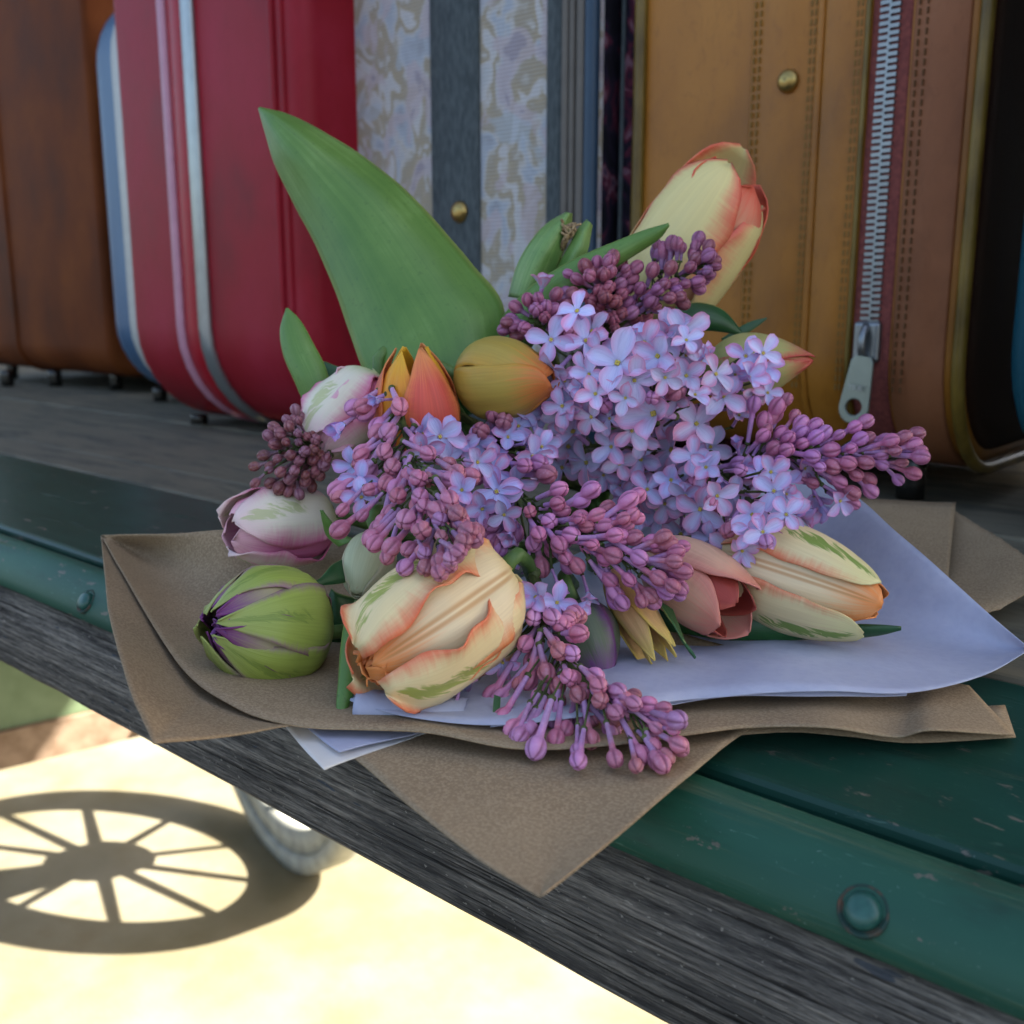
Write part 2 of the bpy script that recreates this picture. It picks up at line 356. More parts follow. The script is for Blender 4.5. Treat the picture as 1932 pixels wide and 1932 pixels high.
M['wheel_paint'] = two('pale_wheel_paint', '#8d8d84', '#a6a69b', (30, 30, 30), 1, 5, .6, bump=.2)
M['axle_wood'] = two('axle_wood', '#6f5a46', '#8a7460', (30, 30, 30), 1, 5, .8)
M['bolster_green'] = two('bolster_green', '#5a6a4c', '#68785a', (20, 20, 20), 1, 5, .6)
M['bracket_green'] = two('bracket_green', '#3f8a68', '#55a07c', (20, 20, 20), 1, 5, .5)
# wheel (steered slightly): plane spanned by v and up, axle along a
wv = Vector((.981, -.196, 0)).normalized(); wa = Vector((.196, .981, 0)).normalized()
RO, RI = .422, .328; WC = Vector((-2.224+.723*RO, 1.003+.782*RO, -1.15+RO))
wheel = empty('wheel'); wheel.parent = cart; wheel.location = WC-Vector(cart.location)
def wring(r0, r1, w, n=72):
    vs, fs = [], []
    for k in range(n):
        a = 2*math.pi*k/n; d = wv*math.cos(a)+UP*math.sin(a)
        vs += [d*r0-wa*w/2, d*r1-wa*w/2, d*r1+wa*w/2, d*r0+wa*w/2]
    for k in range(n):
        k2 = (k+1) % n
        for j in range(4): fs.append((k*4+j, k*4+(j+1) % 4, k2*4+(j+1) % 4, k2*4+j))
    return vs, fs
link('tyre', mesh('tyre', *wring(RI+.055, RO, .075)), M['wheel_paint'], wheel)
link('rim', mesh('rim', *wring(RI, RI+.056, .055)), M['wheel_paint'], wheel)
vs, fs = tube_data([-wa*.035, wa*.035], lambda s: .088, 20, 6); link('hub', mesh('hub', vs, fs), M['wheel_paint'], wheel)
for k in range(10):
    a = 2*math.pi*k/10+.16; d = wv*math.cos(a)+UP*math.sin(a)
    vs, fs = tube_data([d*.07, d*(RI+.01)], lambda s: .0125-.003*s, 8, 3); link('spoke', mesh('spoke', vs, fs), M['wheel_paint'], wheel)
def along(c, s):
    R = Matrix((wa, -wv, UP)).transposed().to_3x3(); return box(c, s, R)
cpart('axle', along(WC-wa*.62+UP*.02, (1.10, .075, .075)), M['axle_wood'])
cpart('bolster', along(WC-wa*.62+UP*.20, (1.05, .05, .28)), M['bolster_green'])
cpart('axle_bracket', along(WC-wa*.90-UP*.075, (.34, .045, .10)), M['bracket_green'])

# ------------------------------------------------------------------ added unseen canopy that shades the deck
M['sunshade'] = two('sunshade_paint', '#5d665c', '#6f776b', (3, 3, 3), 1, 4, .7)
can = empty('added_sunshade', (0, 1.6, -1.15)); tag(can, 'added unseen grey green canopy on two slim posts above the luggage wagon', 'sunshade')
o = Vector((0, 1.6, -1.15))
vs, fs = box((0, 1.64, 1.78), (14, 2.22, .05)); link('sunshade_roof', mesh('sunshade_roof', [v-o for v in vs], fs, smooth=False), M['sunshade'], can)
for x in (-6.5, 6.5):
    vs, fs = tube_data([Vector((x, 1.45, -1.15)), Vector((x, 1.45, 1.755))], .05, 12, 4); link('sunshade_post', mesh('sunshade_post', [v-o for v in vs], fs), M['sunshade'], can)

# ------------------------------------------------------------------ suitcases
def rr(t0, z0, dep, hei, rc, off, n=8):
    a0, a1, b0, b1 = t0-off, t0+dep+off, z0-off, z0+hei+off; r = max(.004, rc+off); P = []
    for cx, cz, s in ((a0+r, b0+r, math.pi), (a1-r, b0+r, 1.5*math.pi), (a1-r, b1-r, 0), (a0+r, b1-r, .5*math.pi)):
        for k in range(n+1):
            a = s+k*math.pi/2/n; P.append((cx+r*math.cos(a), cz+r*math.sin(a)))
    return P
class Case:
    def __init__(s, name, label, cat, x0, x1, t0, dep, hei, rc, m, z0=.012, be=.012, group='suitcases standing in a row', bulge=0):
        s.o = empty(name, ((x0+x1)/2, t0+dep/2, 0)); tag(s.o, label, cat, group); s.off = Vector(s.o.location)
        s.a = (t0, z0, dep, hei, rc); s.x0, s.x1 = x0, x1; s.t0 = t0
        n = 6; sec = [(x0+be*(1-math.sin(k*math.pi/2/n)), -be*(1-math.cos(k*math.pi/2/n))) for k in range(n, -1, -1)]
        sec = [(x0+be*(1-math.cos(k*math.pi/2/n)), -be*(1-math.sin(k*math.pi/2/n))) for k in range(n+1)]
        mid = [(x0+(x1-x0)*f, bulge*math.sin(f*math.pi)) for f in (.2, .35, .5, .65, .8)] if bulge else []
        sec = sec+mid+[(x1-(x-x0), o_) for x, o_ in sec[::-1]]
        s.body = s.loft('case_body', sec, m, cap=True)
    def loft(s, name, sec, m, cap=False, closed=False, parent=None):
        vs, fs = [], []
        for x, o_ in sec:
            P = rr(*s.a, o_); vs += [Vector((x, p[0], p[1]))-s.off for p in P]
        n = len(P); L = len(sec)
        for i in range(L if closed else L-1):
            j = (i+1) % L
            for k in range(n): fs.append((i*n+k, i*n+(k+1) % n, j*n+(k+1) % n, j*n+k))
        if cap: fs += [tuple(range(n))[::-1], tuple((L-1)*n+k for k in range(n))]
        return link(name, mesh(name, vs, fs), m, parent or s.o)
    def band(s, name, xa, xb, e, m, parent=None):
        b = min(.0015, (xb-xa)/4); return s.loft(name, [(xa, -.002), (xa, e-b), (xa+b, e), (xb-b, e), (xb, e-b), (xb, -.002)], m, closed=True, parent=parent)
    def pipe(s, name, x, r, m, e=0):
        return s.loft(name, [(x+r*math.cos(a*math.pi/5), e+r*math.sin(a*math.pi/5)) for a in range(10)], m, closed=True)
    def part(s, name, data, m, parent=None, smooth=True):
        vs, fs = data; return link(name, mesh(name, [Vector(v)-s.off for v in vs], fs, smooth=smooth), m, parent or s.o)
    def feet(s, m, dx=.05):
        for x in (s.x0+dx, s.x1-dx):
            for t in (s.a[0]+.06, s.a[0]+s.a[2]-.06):
                s.part('foot', tube_data([Vector((x, t, 0)), Vector((x, t, s.a[1]+.006))], lambda u: .011, 12, 3), m)
    def stud(s, px_, py_, r, m, e=.003):
        p = T(px_, py_, s.t0-e); vs, fs = [], []
        for i in range(7):
            a = i*math.pi/12; 
            for k in range(16): b = k*math.pi/8; vs.append(p+Vector((r*math.cos(a)*math.cos(b), -r*.7*math.sin(a), r*math.cos(a)*math.sin(b))))
        for i in range(6):
            for k in range(16): fs.append((i*16+k, i*16+(k+1) % 16, i*16+16+(k+1) % 16, i*16+16+k))
        fs.append(tuple(96+k for k in range(16))); fs.append(tuple(range(16))[::-1]); return s.part('stud', (vs, fs), m)
def leather(name, c1, c2, c3, rough=.42, spec=.28):
    a = Mat(name, rough, spec); f = a.noise(a.geo((9, 9, 6)), 1, 6); g2 = a.noise(a.geo((130, 130, 60)), 1, 5, .6, 1.0); n = a.noise(a.geo((1, 1, 1)), 500, 3)
    c = a.ramp(f, [(.3, C(c1)), (.5, C(c2)), (.72, C(c3))]); c = a.mix(a.math('MULTIPLY', a.sm(g2, .5, .75), .35), c, C(c1))
    a.col(c); a.bump(a.math('ADD', a.math('MULTIPLY', g2, .6), a.math('MULTIPLY', n, .3)), .3, .0015); a.l(a.math('ADD', a.math('MULTIPLY', f, .25), rough-.1), a.b.inputs['Roughness']); return a.m
M['brown_leather'] = leather('brown_leather', '#4f260d', '#693414', '#7a421d', .6, .12)
M['tan_leather'] = leather('tan_leather', '#7a4a10', '#a0651a', '#b2762a', .42, .4)
M['shaded_side'] = leather('shaded_brown_side', '#24130a', '#2e190b', '#3a200e', .8, .15)  # shade on the tan case's right side, put into the colour
M['pink_leather'] = leather('rosy_tan_leather', '#6c3e22', '#885434', '#966242', .5)
M['red_shell'] = leather('red_vinyl', '#780a18', '#921222', '#9e2236', .48, .25)
M['bright_red'] = plain('bright_red_strip', '#a80f24', .35)
M['silver'] = plain('brushed_silver_trim', '#a3a8a8', .3, .5, .75)
M['pink_trim'] = plain('faded_pink_trim', '#c48a9c', .4)
M['blue_shell'] = leather('blue_grey_vinyl', '#3f5b78', '#4b6a88', '#5b7894', .35)
M['cream_trim'] = plain('cream_trim', '#c2c1ba', .4)
M['charcoal'] = two('charcoal_webbing', '#3a4244', '#525a5b', (400, 400, 90), 1, 3, .8, bump=.4)
M['taupe'] = plain('taupe_binding', '#6d675f', .7)
M['blue_trim'] = plain('steel_blue_piping', '#2b4358', .4)
M['brass'] = plain('dull_brass', '#b3975a', .3, .5, .9)
M['gold_pipe'] = two('golden_piping', '#54400f', '#7d6426', (60, 60, 20), 1, 4, .4)
M['zip_metal'] = plain('zipper_aluminium', '#8c9092', .35, .5, .9)
M['dusty_red'] = two('dusty_red_tape', '#6c3430', '#85443c', (300, 300, 300), 1, 3, .8)
M['thread'] = plain('tan_thread', '#80602a', .8)
M['dark_thread'] = plain('dark_thread', '#573714', .8)
M['teal'] = leather('teal_vinyl', '#10404f', '#164e5e', '#215e6e', .3)
M['foot_metal'] = plain('chrome_foot', '#4a4844', .25, .5, .9)
def tapestry():
    a = Mat('floral_tapestry', .9, .15); v = a.geo(); w = a.noise(a.geo((13, 13, 10)), 1, 3, .5, .7)
    b1 = a.noise(a.geo((34, 34, 24)), 1, 3, .5, .6); b2 = a.noise(a.geo((30, 60, 22)), 1, 3, .5, .5)
    c = a.ramp(b1, [(.30, C('#94979c')), (.40, C('#a6acb4')), (.455, C('#bcb7af')), (.49, C('#9c917c')), (.56, C('#a39477')), (.60, C('#c0bcb8')), (.75, C('#aeb0b0'))])
    c = a.mix(a.math('MULTIPLY', a.sm(b2, .52, .58), .75), c, C('#b5a6a8')); c = a.mix(a.math('MULTIPLY', a.sm(b2, .63, .67), .8), c, C('#918890'))
    c = a.mix(a.math('MULTIPLY', a.sm(w, .58, .62), .6), c, C('#a9b3bb'))
    wv_ = a.n('TexWave', wave_type='BANDS', bands_direction='Z'); a.l(a.geo((1, 1, 1)), wv_.inputs[0]); wv_.inputs['Scale'].default_value = 90; wv_.inputs['Distortion'].default_value = .6
    c = a.mix(a.math('MULTIPLY', wv_.outputs[1], .28), c, C('#bab8bb')); a.col(c); a.bump(wv_.outputs[1], .5, .001); return a.m
M['tapestry'] = tapestry()
def darkfloral():
    a = Mat('dark_floral_tapestry', .9, .15); b = a.noise(a.geo((24, 24, 20)), 1, 3, .5, 2.)
    c = a.ramp(b, [(.40, C('#141219')), (.50, C('#241c2c')), (.57, C('#5c2434')), (.63, C('#7c5a66')), (.7, C('#33263c'))])
    wv_ = a.n('TexWave', wave_type='BANDS', bands_direction='X'); a.l(a.geo((1, 1, 1)), wv_.inputs[0]); wv_.inputs['Scale'].default_value = 110
    c = a.mix(a.math('MULTIPLY', wv_.outputs[1], .3), c, C('#0d0c10')); a.col(c); return a.m
M['dark_floral'] = darkfloral()

s = Case('suitcase', 'dark brown leather suitcase with rounded seam, leftmost of the row', 'suitcase', -2.35, tw(193, 500, .864), .864, .42, .90, .055, M['brown_leather'], z0=.028)
s.pipe('seam', tw(12, 400, .864), .005, M['brown_leather']); s.feet(M['foot_metal'], .10)
for px_ in (15, 105): s.part('foot', tube_data([Z(px_, 728, 0), Z(px_, 728, 0)+UP*.03], lambda u: .012, 12, 3), M['foot_metal'])
s = Case('suitcase', 'slim blue grey hard suitcase with cream edge between brown and red cases', 'suitcase', tw(188, 500, .80), tw(188, 500, .80)+.30, .80, .42, .60, .11, M['blue_shell'], z0=.015, be=.05)
s.band('edge_trim', tw(242, 520, .80), tw(272, 520, .80), .004, M['cream_trim']); s.feet(M['foot_metal'])
s = Case('suitcase', 'red vinyl suitcase with silver stripe and faded pink stripe', 'suitcase', tw(208, 100, .66), tw(566, 100, .66), .66, .46, .62, .12, M['red_shell'], z0=.006, be=.022)
s.band('stripe', tw(311, 200, .66), tw(324, 200, .66), .004, M['pink_trim']); s.band('stripe', tw(325.5, 200, .66), tw(353, 200, .66), .002, M['bright_red'])
s.band('stripe', tw(357, 200, .66), tw(377, 200, .66), .006, M['silver']); s.pipe('seam', tw(520, 200, .66), .004, M['red_shell'], .001); s.pipe('seam', tw(538, 200, .66), .003, M['red_shell'], .001)
s.feet(M['foot_metal'])
s = Case('suitcase', 'pale grey floral tapestry suitcase with charcoal strap and zip binding', 'suitcase', tw(640, 100, .73), tw(1122, 100, .73), .73, .44, .62, .06, M['tapestry'], z0=.012, be=.016)
s.band('strap', tw(815, 100, .73), tw(906, 100, .73), .004, M['charcoal']); s.band('binding', tw(1034, 100, .73), tw(1064, 100, .73), .003, M['charcoal'])
for a_, b_ in ((1066, 1078), (1081, 1090), (1094, 1108)): s.band('zip_ridge', tw(a_, 100, .73), tw(b_, 100, .73), .006, M['taupe'])
s.pipe('piping', tw(1117, 100, .73), .0065, M['blue_trim'], .0); s.loft('darkening_panel', [(s.x1-.004, -.012), (s.x1+.002, -.014), (s.x1+.002, -.03)], M['dark_floral'], cap=True); s.stud(868, 400, .0105, M['brass'], .004); s.feet(M['foot_metal'])  # added dark panel hides the pale side face in the gap
LT = .75
s = Case('travel_bag', 'dark floral tapestry bag pushed back between grey and tan cases', 'bag', tw(1122, 100, .73)+.003, tw(1201, 100, LT)-.003, .757, .30, .56, .04, M['dark_floral'], z0=.002, be=.008)
s.pipe('piping', tw(1122, 100, .73)+.010, .002, M['charcoal'], 0)
s = Case('suitcase', 'large tan leather suitcase with silver zipper and golden piping', 'suitcase', tw(1201, 100, LT), tw(1862, 100, LT), LT, .42, .62, .085, M['tan_leather'], z0=.03, be=.012)
s.stud(1487, 153, .0088, M['brass'], .004)
s.pipe('piping', tw(1209, 200, LT), .0055, M['gold_pipe'], .002); s.pipe('piping', tw(1852, 200, LT), .0048, M['gold_pipe'], .003)
s.band('leather_panel', tw(1415, 200, LT), tw(1540, 200, LT), .0025, M['tan_leather']); s.pipe('welt', tw(1543, 200, LT), .003, M['tan_leather'], .001)
s.band('leather_panel', tw(1550, 200, LT), tw(1628, 200, LT), .003, M['tan_leather']); s.pipe('welt', tw(1631, 200, LT), .002, M['gold_pipe'], .0025)
s.band('leather_panel', tw(1716, 200, LT), tw(1822, 200, LT), .003, M['pink_leather'])
s.loft('darkening_panel', [(s.x1-.004, -.010), (s.x1+.002, -.012), (s.x1+.002, -.03)], M['shaded_side'], cap=True)  # added panel, its dark colour stands for shade beside the teal case
tape = s.band('zipper', tw(1636, 200, LT), tw(1712, 200, LT), .0012, M['dusty_red'])
xc = (tw(1672, 200, LT)); zt = T(1645, 640, LT).z; yb = LT-.0012
tooth = None
for i in range(100):
    z_ = zt+.006+i*.0046
    for sgn in (-1, 1):
        p = Vector((xc+sgn*.0032, yb-.0016, z_+(.0023 if sgn > 0 else 0)))-s.off
        if tooth is None:
            vs, fs = box((0, 0, 0), (.0078, .0030, .0026)); tooth = mesh('zipper_tooth', vs, fs, smooth=False); tooth.materials.append(M['zip_metal'])
        if p.z < .55: o_ = link('zipper_tooth', tooth, None, tape); o_.location = p
M['stitch'] = M['thread']
def stitches(pxs, mat, e):
    parts = []
    for px_ in pxs:
        x = tw(px_, 200, LT); z_ = .09
        while z_ < .56: parts.append(box((x, LT-e-.0003, z_), (.0012, .0010, .0042))); z_ += .0066
    o_ = s.part('stitching', merge(parts), mat, smooth=False); tag(o_, kind='stuff'); return o_
stitches((1422, 1432, 1526, 1534), M['thread'], .0025); stitches((1612, 1620), M['thread'], .003); stitches((1726, 1741), M['dark_thread'], .003)
# slider, pull and engraved lettering
sp_ = Vector((xc, yb-.004, zt-.002))
R3 = Matrix.Rotation(0, 3, 'Y')
slider = s.part('zipper_slider', box(sp_, (.020, .008, .030)), M['zip_metal'], smooth=False); bev(slider, .003, 3)
br = s.part('slider_bridge', tube_data([sp_+Vector((0, -.003, .012)), sp_+Vector((0, -.009, .004)), sp_+Vector((0, -.009, -.006)), sp_+Vector((0, -.003, -.012))], .003, 8, 12), M['zip_metal'])
pt = T(1628, 672, LT-.016); pb = T(1604, 800, LT-.018); ax = (pb-pt); Lp = ax.length; ax.normalize(); sd = Vector((0, -1, 0)).cross(ax).normalized()
def pull():
    bm = bmesh.new(); n = 20; out = []; inn = []
    for k in range(40):
        a = 2*math.pi*k/40; y = Lp*.5*(1-math.cos(a)) if False else None
    def outline(u): return .0085+.0025*u
    pts = [(-.0085, .004), (-.006, 0), (.006, 0), (.0085, .004)]
    for k in range(9): a = k*math.pi/8; pts.append((.0115*math.cos(a), Lp-.0115+.0115*math.sin(a)))
    hole = [(.0062*math.cos(2*math.pi*k/18), Lp-.0125+.0062*math.sin(2*math.pi*k/18)) for k in range(18)]
    def P(q, h): return pt+sd*q[0]+ax*q[1]+sd.cross(ax)*h
    o1 = [bm.verts.new(P(q, 0)) for q in pts]; h1 = [bm.verts.new(P(q, 0)) for q in hole]
    e1 = [bm.edges.new((o1[i], o1[(i+1) % len(o1)])) for i in range(len(o1))]+[bm.edges.new((h1[i], h1[(i+1) % 18])) for i in range(18)]
    bmesh.ops.triangle_fill(bm, edges=e1, use_beauty=True)
    r = bmesh.ops.extrude_face_region(bm, geom=bm.faces[:]); bmesh.ops.translate(bm, verts=[v for v in r['geom'] if isinstance(v, bmesh.types.BMVert)], vec=sd.cross(ax)*.003)
    bmesh.ops.recalc_face_normals(bm, faces=bm.faces[:])
    for v in bm.verts: v.co -= s.off
    me = bpy.data.meshes.new('zipper_pull'); bm.to_mesh(me); bm.free(); return me
M['pull_metal'] = plain('worn_zipper_pull', '#8f968c', .35, .5, .7)
pl = link('zipper_pull', pull(), M['pull_metal'], s.o); bev(pl, .0008, 2)
nrm = sd.cross(ax)
if nrm.y > 0: nrm = -nrm
tc = bpy.data.curves.new('lettering', 'FONT'); tc.body = 'YKK'; tc.size = .0062; tc.extrude = .0003; tc.align_x = 'CENTER'; tc.align_y = 'CENTER'
xr = -sd if (-sd).dot(RT) > 0 else sd
tmp = bpy.data.objects.new('lettering', tc); sc.collection.objects.link(tmp); bpy.context.view_layer.update()
lme = bpy.data.meshes.new_from_object(tmp.evaluated_get(bpy.context.evaluated_depsgraph_get())); bpy.data.objects.remove(tmp); bpy.data.curves.remove(tc)
to = link('lettering', lme, M['silver'], pl)
yr = -ax; zr = xr.cross(yr)
mt = Matrix((xr, yr, zr)).transposed().to_4x4(); mt.translation = pt+ax*(Lp-.027)+(zr*(.0036 if zr.dot(nrm) > 0 else .0006))-s.off
front = pt+ax*(Lp-.027); to.matrix_local = mt
s.feet(M['foot_metal'])
s = Case('suitcase', 'glossy teal suitcase at the right end of the row', 'suitcase', tw(1884, 500, .70), tw(1884, 500, .70)+.30, .70, .42, .60, .10, M['teal'], z0=.03, be=.05)
s.feet(M['foot_metal']); s.pipe('seam', tw(1884, 500, .70)+.15, .004, M['teal'])

# ------------------------------------------------------------------ wrapping paper
def zg(rows): return [[Z(*p) for p in r] for r in rows]
def lerp(a, b, f): return tuple(x+(y-x)*f for x, y in zip(a, b))
wrap = empty('kraft_wrapping_paper', Z(900, 1250, 0)); tag(wrap, 'brown kraft paper wrap spread open under the bouquet on the wagon edge', 'wrapping paper')
def psheet(name, rows, nu, nv, m, parent, **k):
    G = zg(rows); off = Vector(parent.location); return sheet(name, [[p-off for p in r] for r in G], nu, nv, m, parent, **k)
front = [(191, 1011, .030), (250, 1114, .024), (345, 1266, .014), (440, 1335, .011), (545, 1366, .010), (690, 1378, .010), (810, 1388, .010), (970, 1412, .010), (1150, 1406, .010), (1300, 1388, .011), (1420, 1374, .010), (1560, 1373, .012), (1690, 1391, .007), (1760, 1378, .012), (1915, 1389, .004)]
back = [(194, 1009, .031), (310, 1005, .036), (435, 998, .040), (560, 1000, .035), (700, 1040, .03), (800, 1080, .02), (900, 1100, .015), (1000, 1130, .012), (1150, 1150, .012), (1300, 1200, .012), (1420, 1230, .010), (1560, 1250, .008), (1690, 1270, .006), (1760, 1282, .005), (1828, 1294, .004)]
mid = [lerp(a, b, .5)[:2]+(lerp(a, b, .5)[2]*(1-.6*min(1, math.hypot(a[0]-b[0], a[1]-b[1])/170))+.001,) for a, b in zip(front, back)]
psheet('paper_sheet', [back, mid, front], 120, 24, M['kraft'], wrap, wob=.0012, wf=18)
r0 = [(330, 1060, .022), (345, 1150, .012), (400, 1250, .006), (470, 1320, .005), (640, 1360, .004)]
r2 = [(190, 1012, .028), (203, 1150, .027), (222, 1230, .026), (250, 1320, .024), (289, 1405, .021), (360, 1400, .017), (430, 1390, .013), (530, 1373, .009), (660, 1366, .005)]
r0 = [(200, 1014, .026), (270, 1100, .018), (310, 1160, .012), (350, 1220, .007), (400, 1290, .005), (450, 1310, .004), (500, 1325, .004), (580, 1340, .003), (690, 1352, .003)]
r1 = [lerp(a, b, .5) for a, b in zip(r0, r2)]
psheet('paper_sheet', [r0, r1, r2], 64, 14, M['kraft'], wrap, wob=.0008, edge=.0002, lin=True)
lip = [(1180, 1403, .004), (1300, 1396, .004), (1480, 1382, .0035), (1600, 1390, .003), (1720, 1402, .0022), (1916, 1392, .0022)]
lipb = [(x-20, y-60, .003) for x, y, z in lip]
psheet('paper_sheet', [lipb, lip], 50, 4, M['kraft'], wrap, edge=.0002)
rows = []
for (l, r, z_) in [((560, 1350), (1500, 1330), .0025), ((676, 1438), (1402, 1385), .004), ((770, 1520), (1292, 1472), .0045), ((885, 1610), (1150, 1592), .004), ((1016, 1692), (1022, 1692), .005)]:
    rows.append([lerp(l, r, f)+(z_+(.0018 if f == 1 else 0),) for f in (0, .33, .66, 1)])
psheet('paper_sheet', rows, 30, 40, M['kraft'], wrap, wob=.0005)
psheet('paper_sheet', [[(1560, 935, .030), (1690, 944, .030), (1803, 949, .028)], [(1600, 1060, .012), (1700, 1060, .014), (1792, 1060, .014)], [(1640, 1200, .006), (1720, 1200, .006), (1780, 1200, .006)]], 20, 16, M['kraft'], wrap, wob=.0008)
psheet('paper_sheet', [[(1792, 958, .024), (1850, 995, .022), (1880, 1012, .022), (1932, 1048, .020), (1985, 1078, .018)], [(1760, 1060, .008), (1800, 1080, .010), (1850, 1090, .011), (1900, 1105, .012), (1945, 1115, .012)], [(1700, 1170, .004), (1740, 1170, .004), (1800, 1170, .004), (1850, 1160, .004), (1885, 1150, .005)]], 60, 16, M['kraft'], wrap, edge=.0012)
tis = empty('tissue_paper', Z(1500, 1200, .01)); tag(tis, 'lavender tinted tissue paper fanned out under the right tulips', 'tissue paper')
tb = [(700, 1180, .02), (900, 1120, .02), (1100, 1040, .03), (1300, 960, .05), (1470, 890, .062), (1592, 921, .058), (1700, 1012, .045), (1800, 1100, .032), (1880, 1170, .022), (1943, 1224, .016)]
tf = [(660, 1322, .012), (770, 1350, .012), (935, 1366, .0125), (1150, 1347, .0135), (1290, 1320, .014), (1420, 1306, .016), (1560, 1309, .015), (1720, 1304, .014), (1860, 1270, .014), (1944, 1228, .016)]
tm = [lerp(a, b, .5)[:2]+(min(a[2], b[2])*.85,) for a, b in zip(tb, tf)]
psheet('tissue_sheet', [tb, tm, tf], 90, 24, M['tissue'], tis, th=.0003, wob=.0016, wf=22)
tf2 = [(x-10, y+7+3*math.sin(x*.02), z_-.002) for x, y, z_ in tf[2:8]]; tb2 = [lerp(a, b, .35) for a, b in zip(tf2, tb[2:8])]
psheet('tissue_sheet', [[(a[0], a[1], .006) for a in tb2], tf2], 60, 8, M['tissue'], tis, th=.0003, wob=.001)
# rolled end of the tissue
roll = []
for k in range(15):
    a = -.6+k*.62; r = .0058*(1-.035*k); roll.append((math.cos(a)*r, math.sin(a)*r))
cA, cB = Z(676, 1328, .010), Z(880, 1340, .009); dr = (cB-cA).normalized(); e1 = dr.cross(UP).normalized()
offt = Vector(tis.location)
gr = [[cA+(cB-cA)*f+e1*q[0]*1.5+UP*(q[1]*(1-.35*f))-offt for q in roll] for f in (0, .33, .66, 1)]
sheet('tissue_roll', gr, 50, 16, M['tissue'], tis, th=.0003)
wt = empty('tissue_corner', Z(650, 1410, 0)); tag(wt, 'folded white tissue corner poking out over the weathered board', 'tissue paper')
psheet('tissue_sheet', [[(530, 1360, .0030), (660, 1352, .0035), (860, 1370, .0035)], [(575, 1415, .004), (680, 1400, .004), (800, 1386, .004)], [(612, 1453, .005), (650, 1438, .0045), (778, 1394, .004)]], 24, 20, M['white_tissue'], wt, th=.0003, wob=.0004)
psheet('tissue_sheet', [[(570, 1364, .0050), (680, 1352, .0055), (830, 1370, .0055)], [(612, 1400, .006), (690, 1388, .006), (790, 1384, .006)], [(640, 1420, .0068), (690, 1407, .0062), (775, 1389, .006)]], 24, 20, M['tissue'], wt, th=.0003, wob=.0004)

# ------------------------------------------------------------------ tulips
GATHER = W(1120, 930, .62); GATHER.z = max(GATHER.z, .03)
CLOSED = [(0, .12), (.08, .5), (.25, .88), (.48, 1), (.7, .9), (.86, .62), (1, .14)]
CUP = [(0, .12), (.08, .55), (.25, .92), (.5, 1), (.72, .93), (.88, .74), (1, .45)]
ROUND = [(0, .15), (.1, .62), (.3, 1.0), (.5, 1.05), (.7, .9), (.86, .58), (1, .22)]
SLIM = [(0, .15), (.1, .55), (.3, .95), (.5, 1), (.7, .78), (.86, .45), (1, .08)]
W_R = [(0, .38), (.2, .8), (.45, 1), (.7, .95), (.86, .72), (.95, .42), (1, .06)]
W_P = [(0, .4), (.22, .88), (.42, 1), (.65, .78), (.85, .38), (.95, .14), (1, .02)]
def tube_part(name, P, rad, m, parent, off, seg=8):
    vs, fs = tube_data(P, rad, seg); return link(name, mesh(name, [v-off for v in vs], fs), m, parent)
TUL = {}
def tulip(label, base, tip, Rpx, mo, mi=None, prof=CLOSED, wid=W_R, roll=0, Wm=1.18, opens=None, lens=None, ruf=.05, crease=.05, curl=0, n=6, Wi=None, icl=0, drop=.035, stem=True, seed=0, squash=1, inner=.9, grp='tulips in the bouquet', nu=16, nv=24):
    B = W(*base); P = W(*tip); A = (P-B); L = A.length; A.normalize(); R = Rpx*(base[2]+tip[2])/2/1932
    tc_ = (CAM-B); e1 = (tc_-A*tc_.dot(A)).normalized(); e2 = A.cross(e1)
    root = empty('tulip', B); tag(root, label, 'tulip', grp); rg = random.Random(seed)
    for k in range(n):
        outer = k % 2 == 0; th = roll+2*math.pi*k/n; sR = 1 if outer else inner
        op = (opens[k] if opens else 0)+rg.uniform(-.02, .02); ln = (lens[k] if lens else 1)*(1 if outer else .985)*rg.uniform(.98, 1.02)
        ph = rg.uniform(0, 6); vs, uvs, fs = [], [], []
        tilt = rg.uniform(-.06, .06)
        for j in range(nv+1):
            v = j/nv; z = L*ln*(v**1.12); rho = R*sR*spl(prof, v)+op*L*v**1.6
            rho *= 1-(0 if outer else icl)*max(0, min(1, (v-.6)/.4))**1.5; w = (Wm if outer or Wi is None else Wi)*R*sR*max(.0, spl(wid, v)); rc = max(rho*1.02, .42*R)
            for i in range(nu+1):
                u = -1+2*i/nu; a = u*w/rc; r_ = rho-rc+rc*math.cos(a); t_ = rc*math.sin(a)
                r_ -= crease*R*math.exp(-(u/.13)**2)*math.sin(math.pi*min(1, v*1.05))
                r_ += ruf*R*abs(u)**3*math.sin(v*9+ph+u*1.5)+.35*ruf*R*abs(u)**4*math.sin(v*27+ph*2)
                r_ += curl*R*max(0, (v-.8)/.2)**2
                t2 = th+tilt*v; rad = e1*math.cos(t2)+e2*math.sin(t2)*squash; tan = -e1*math.sin(t2)+e2*math.cos(t2)*squash
                vs.append(A*(z+ruf*.5*R*u*u*math.sin(v*12+ph)*max(0, (v-.45)*1.8))+rad*r_+tan*t_); uvs.append(((u+1)/2, v))
        for j in range(nv):
            for i in range(nu): a = j*(nu+1)+i; fs.append((a, a+1, a+nu+2, a+nu+1))
        o_ = link('petal', mesh('petal', vs, fs, uvs), (mo if outer else (mi or mo)), root); thick(o_, .0006)
    if stem:
        g = GATHER-B; c1 = -A*min(.014, g.length*.3); tube_part('stem', [A*.002, c1, g*.6+c1*.4-UP*drop, g], .0030, M['stem'], root, Vector((0, 0, 0)))
    return root
cream_o = petal('cream_orange_petal', '#f1dca6', '#ec7650', '#ead494', None, .36, '#9aa843', .85, .10, dark='#d8b56c')
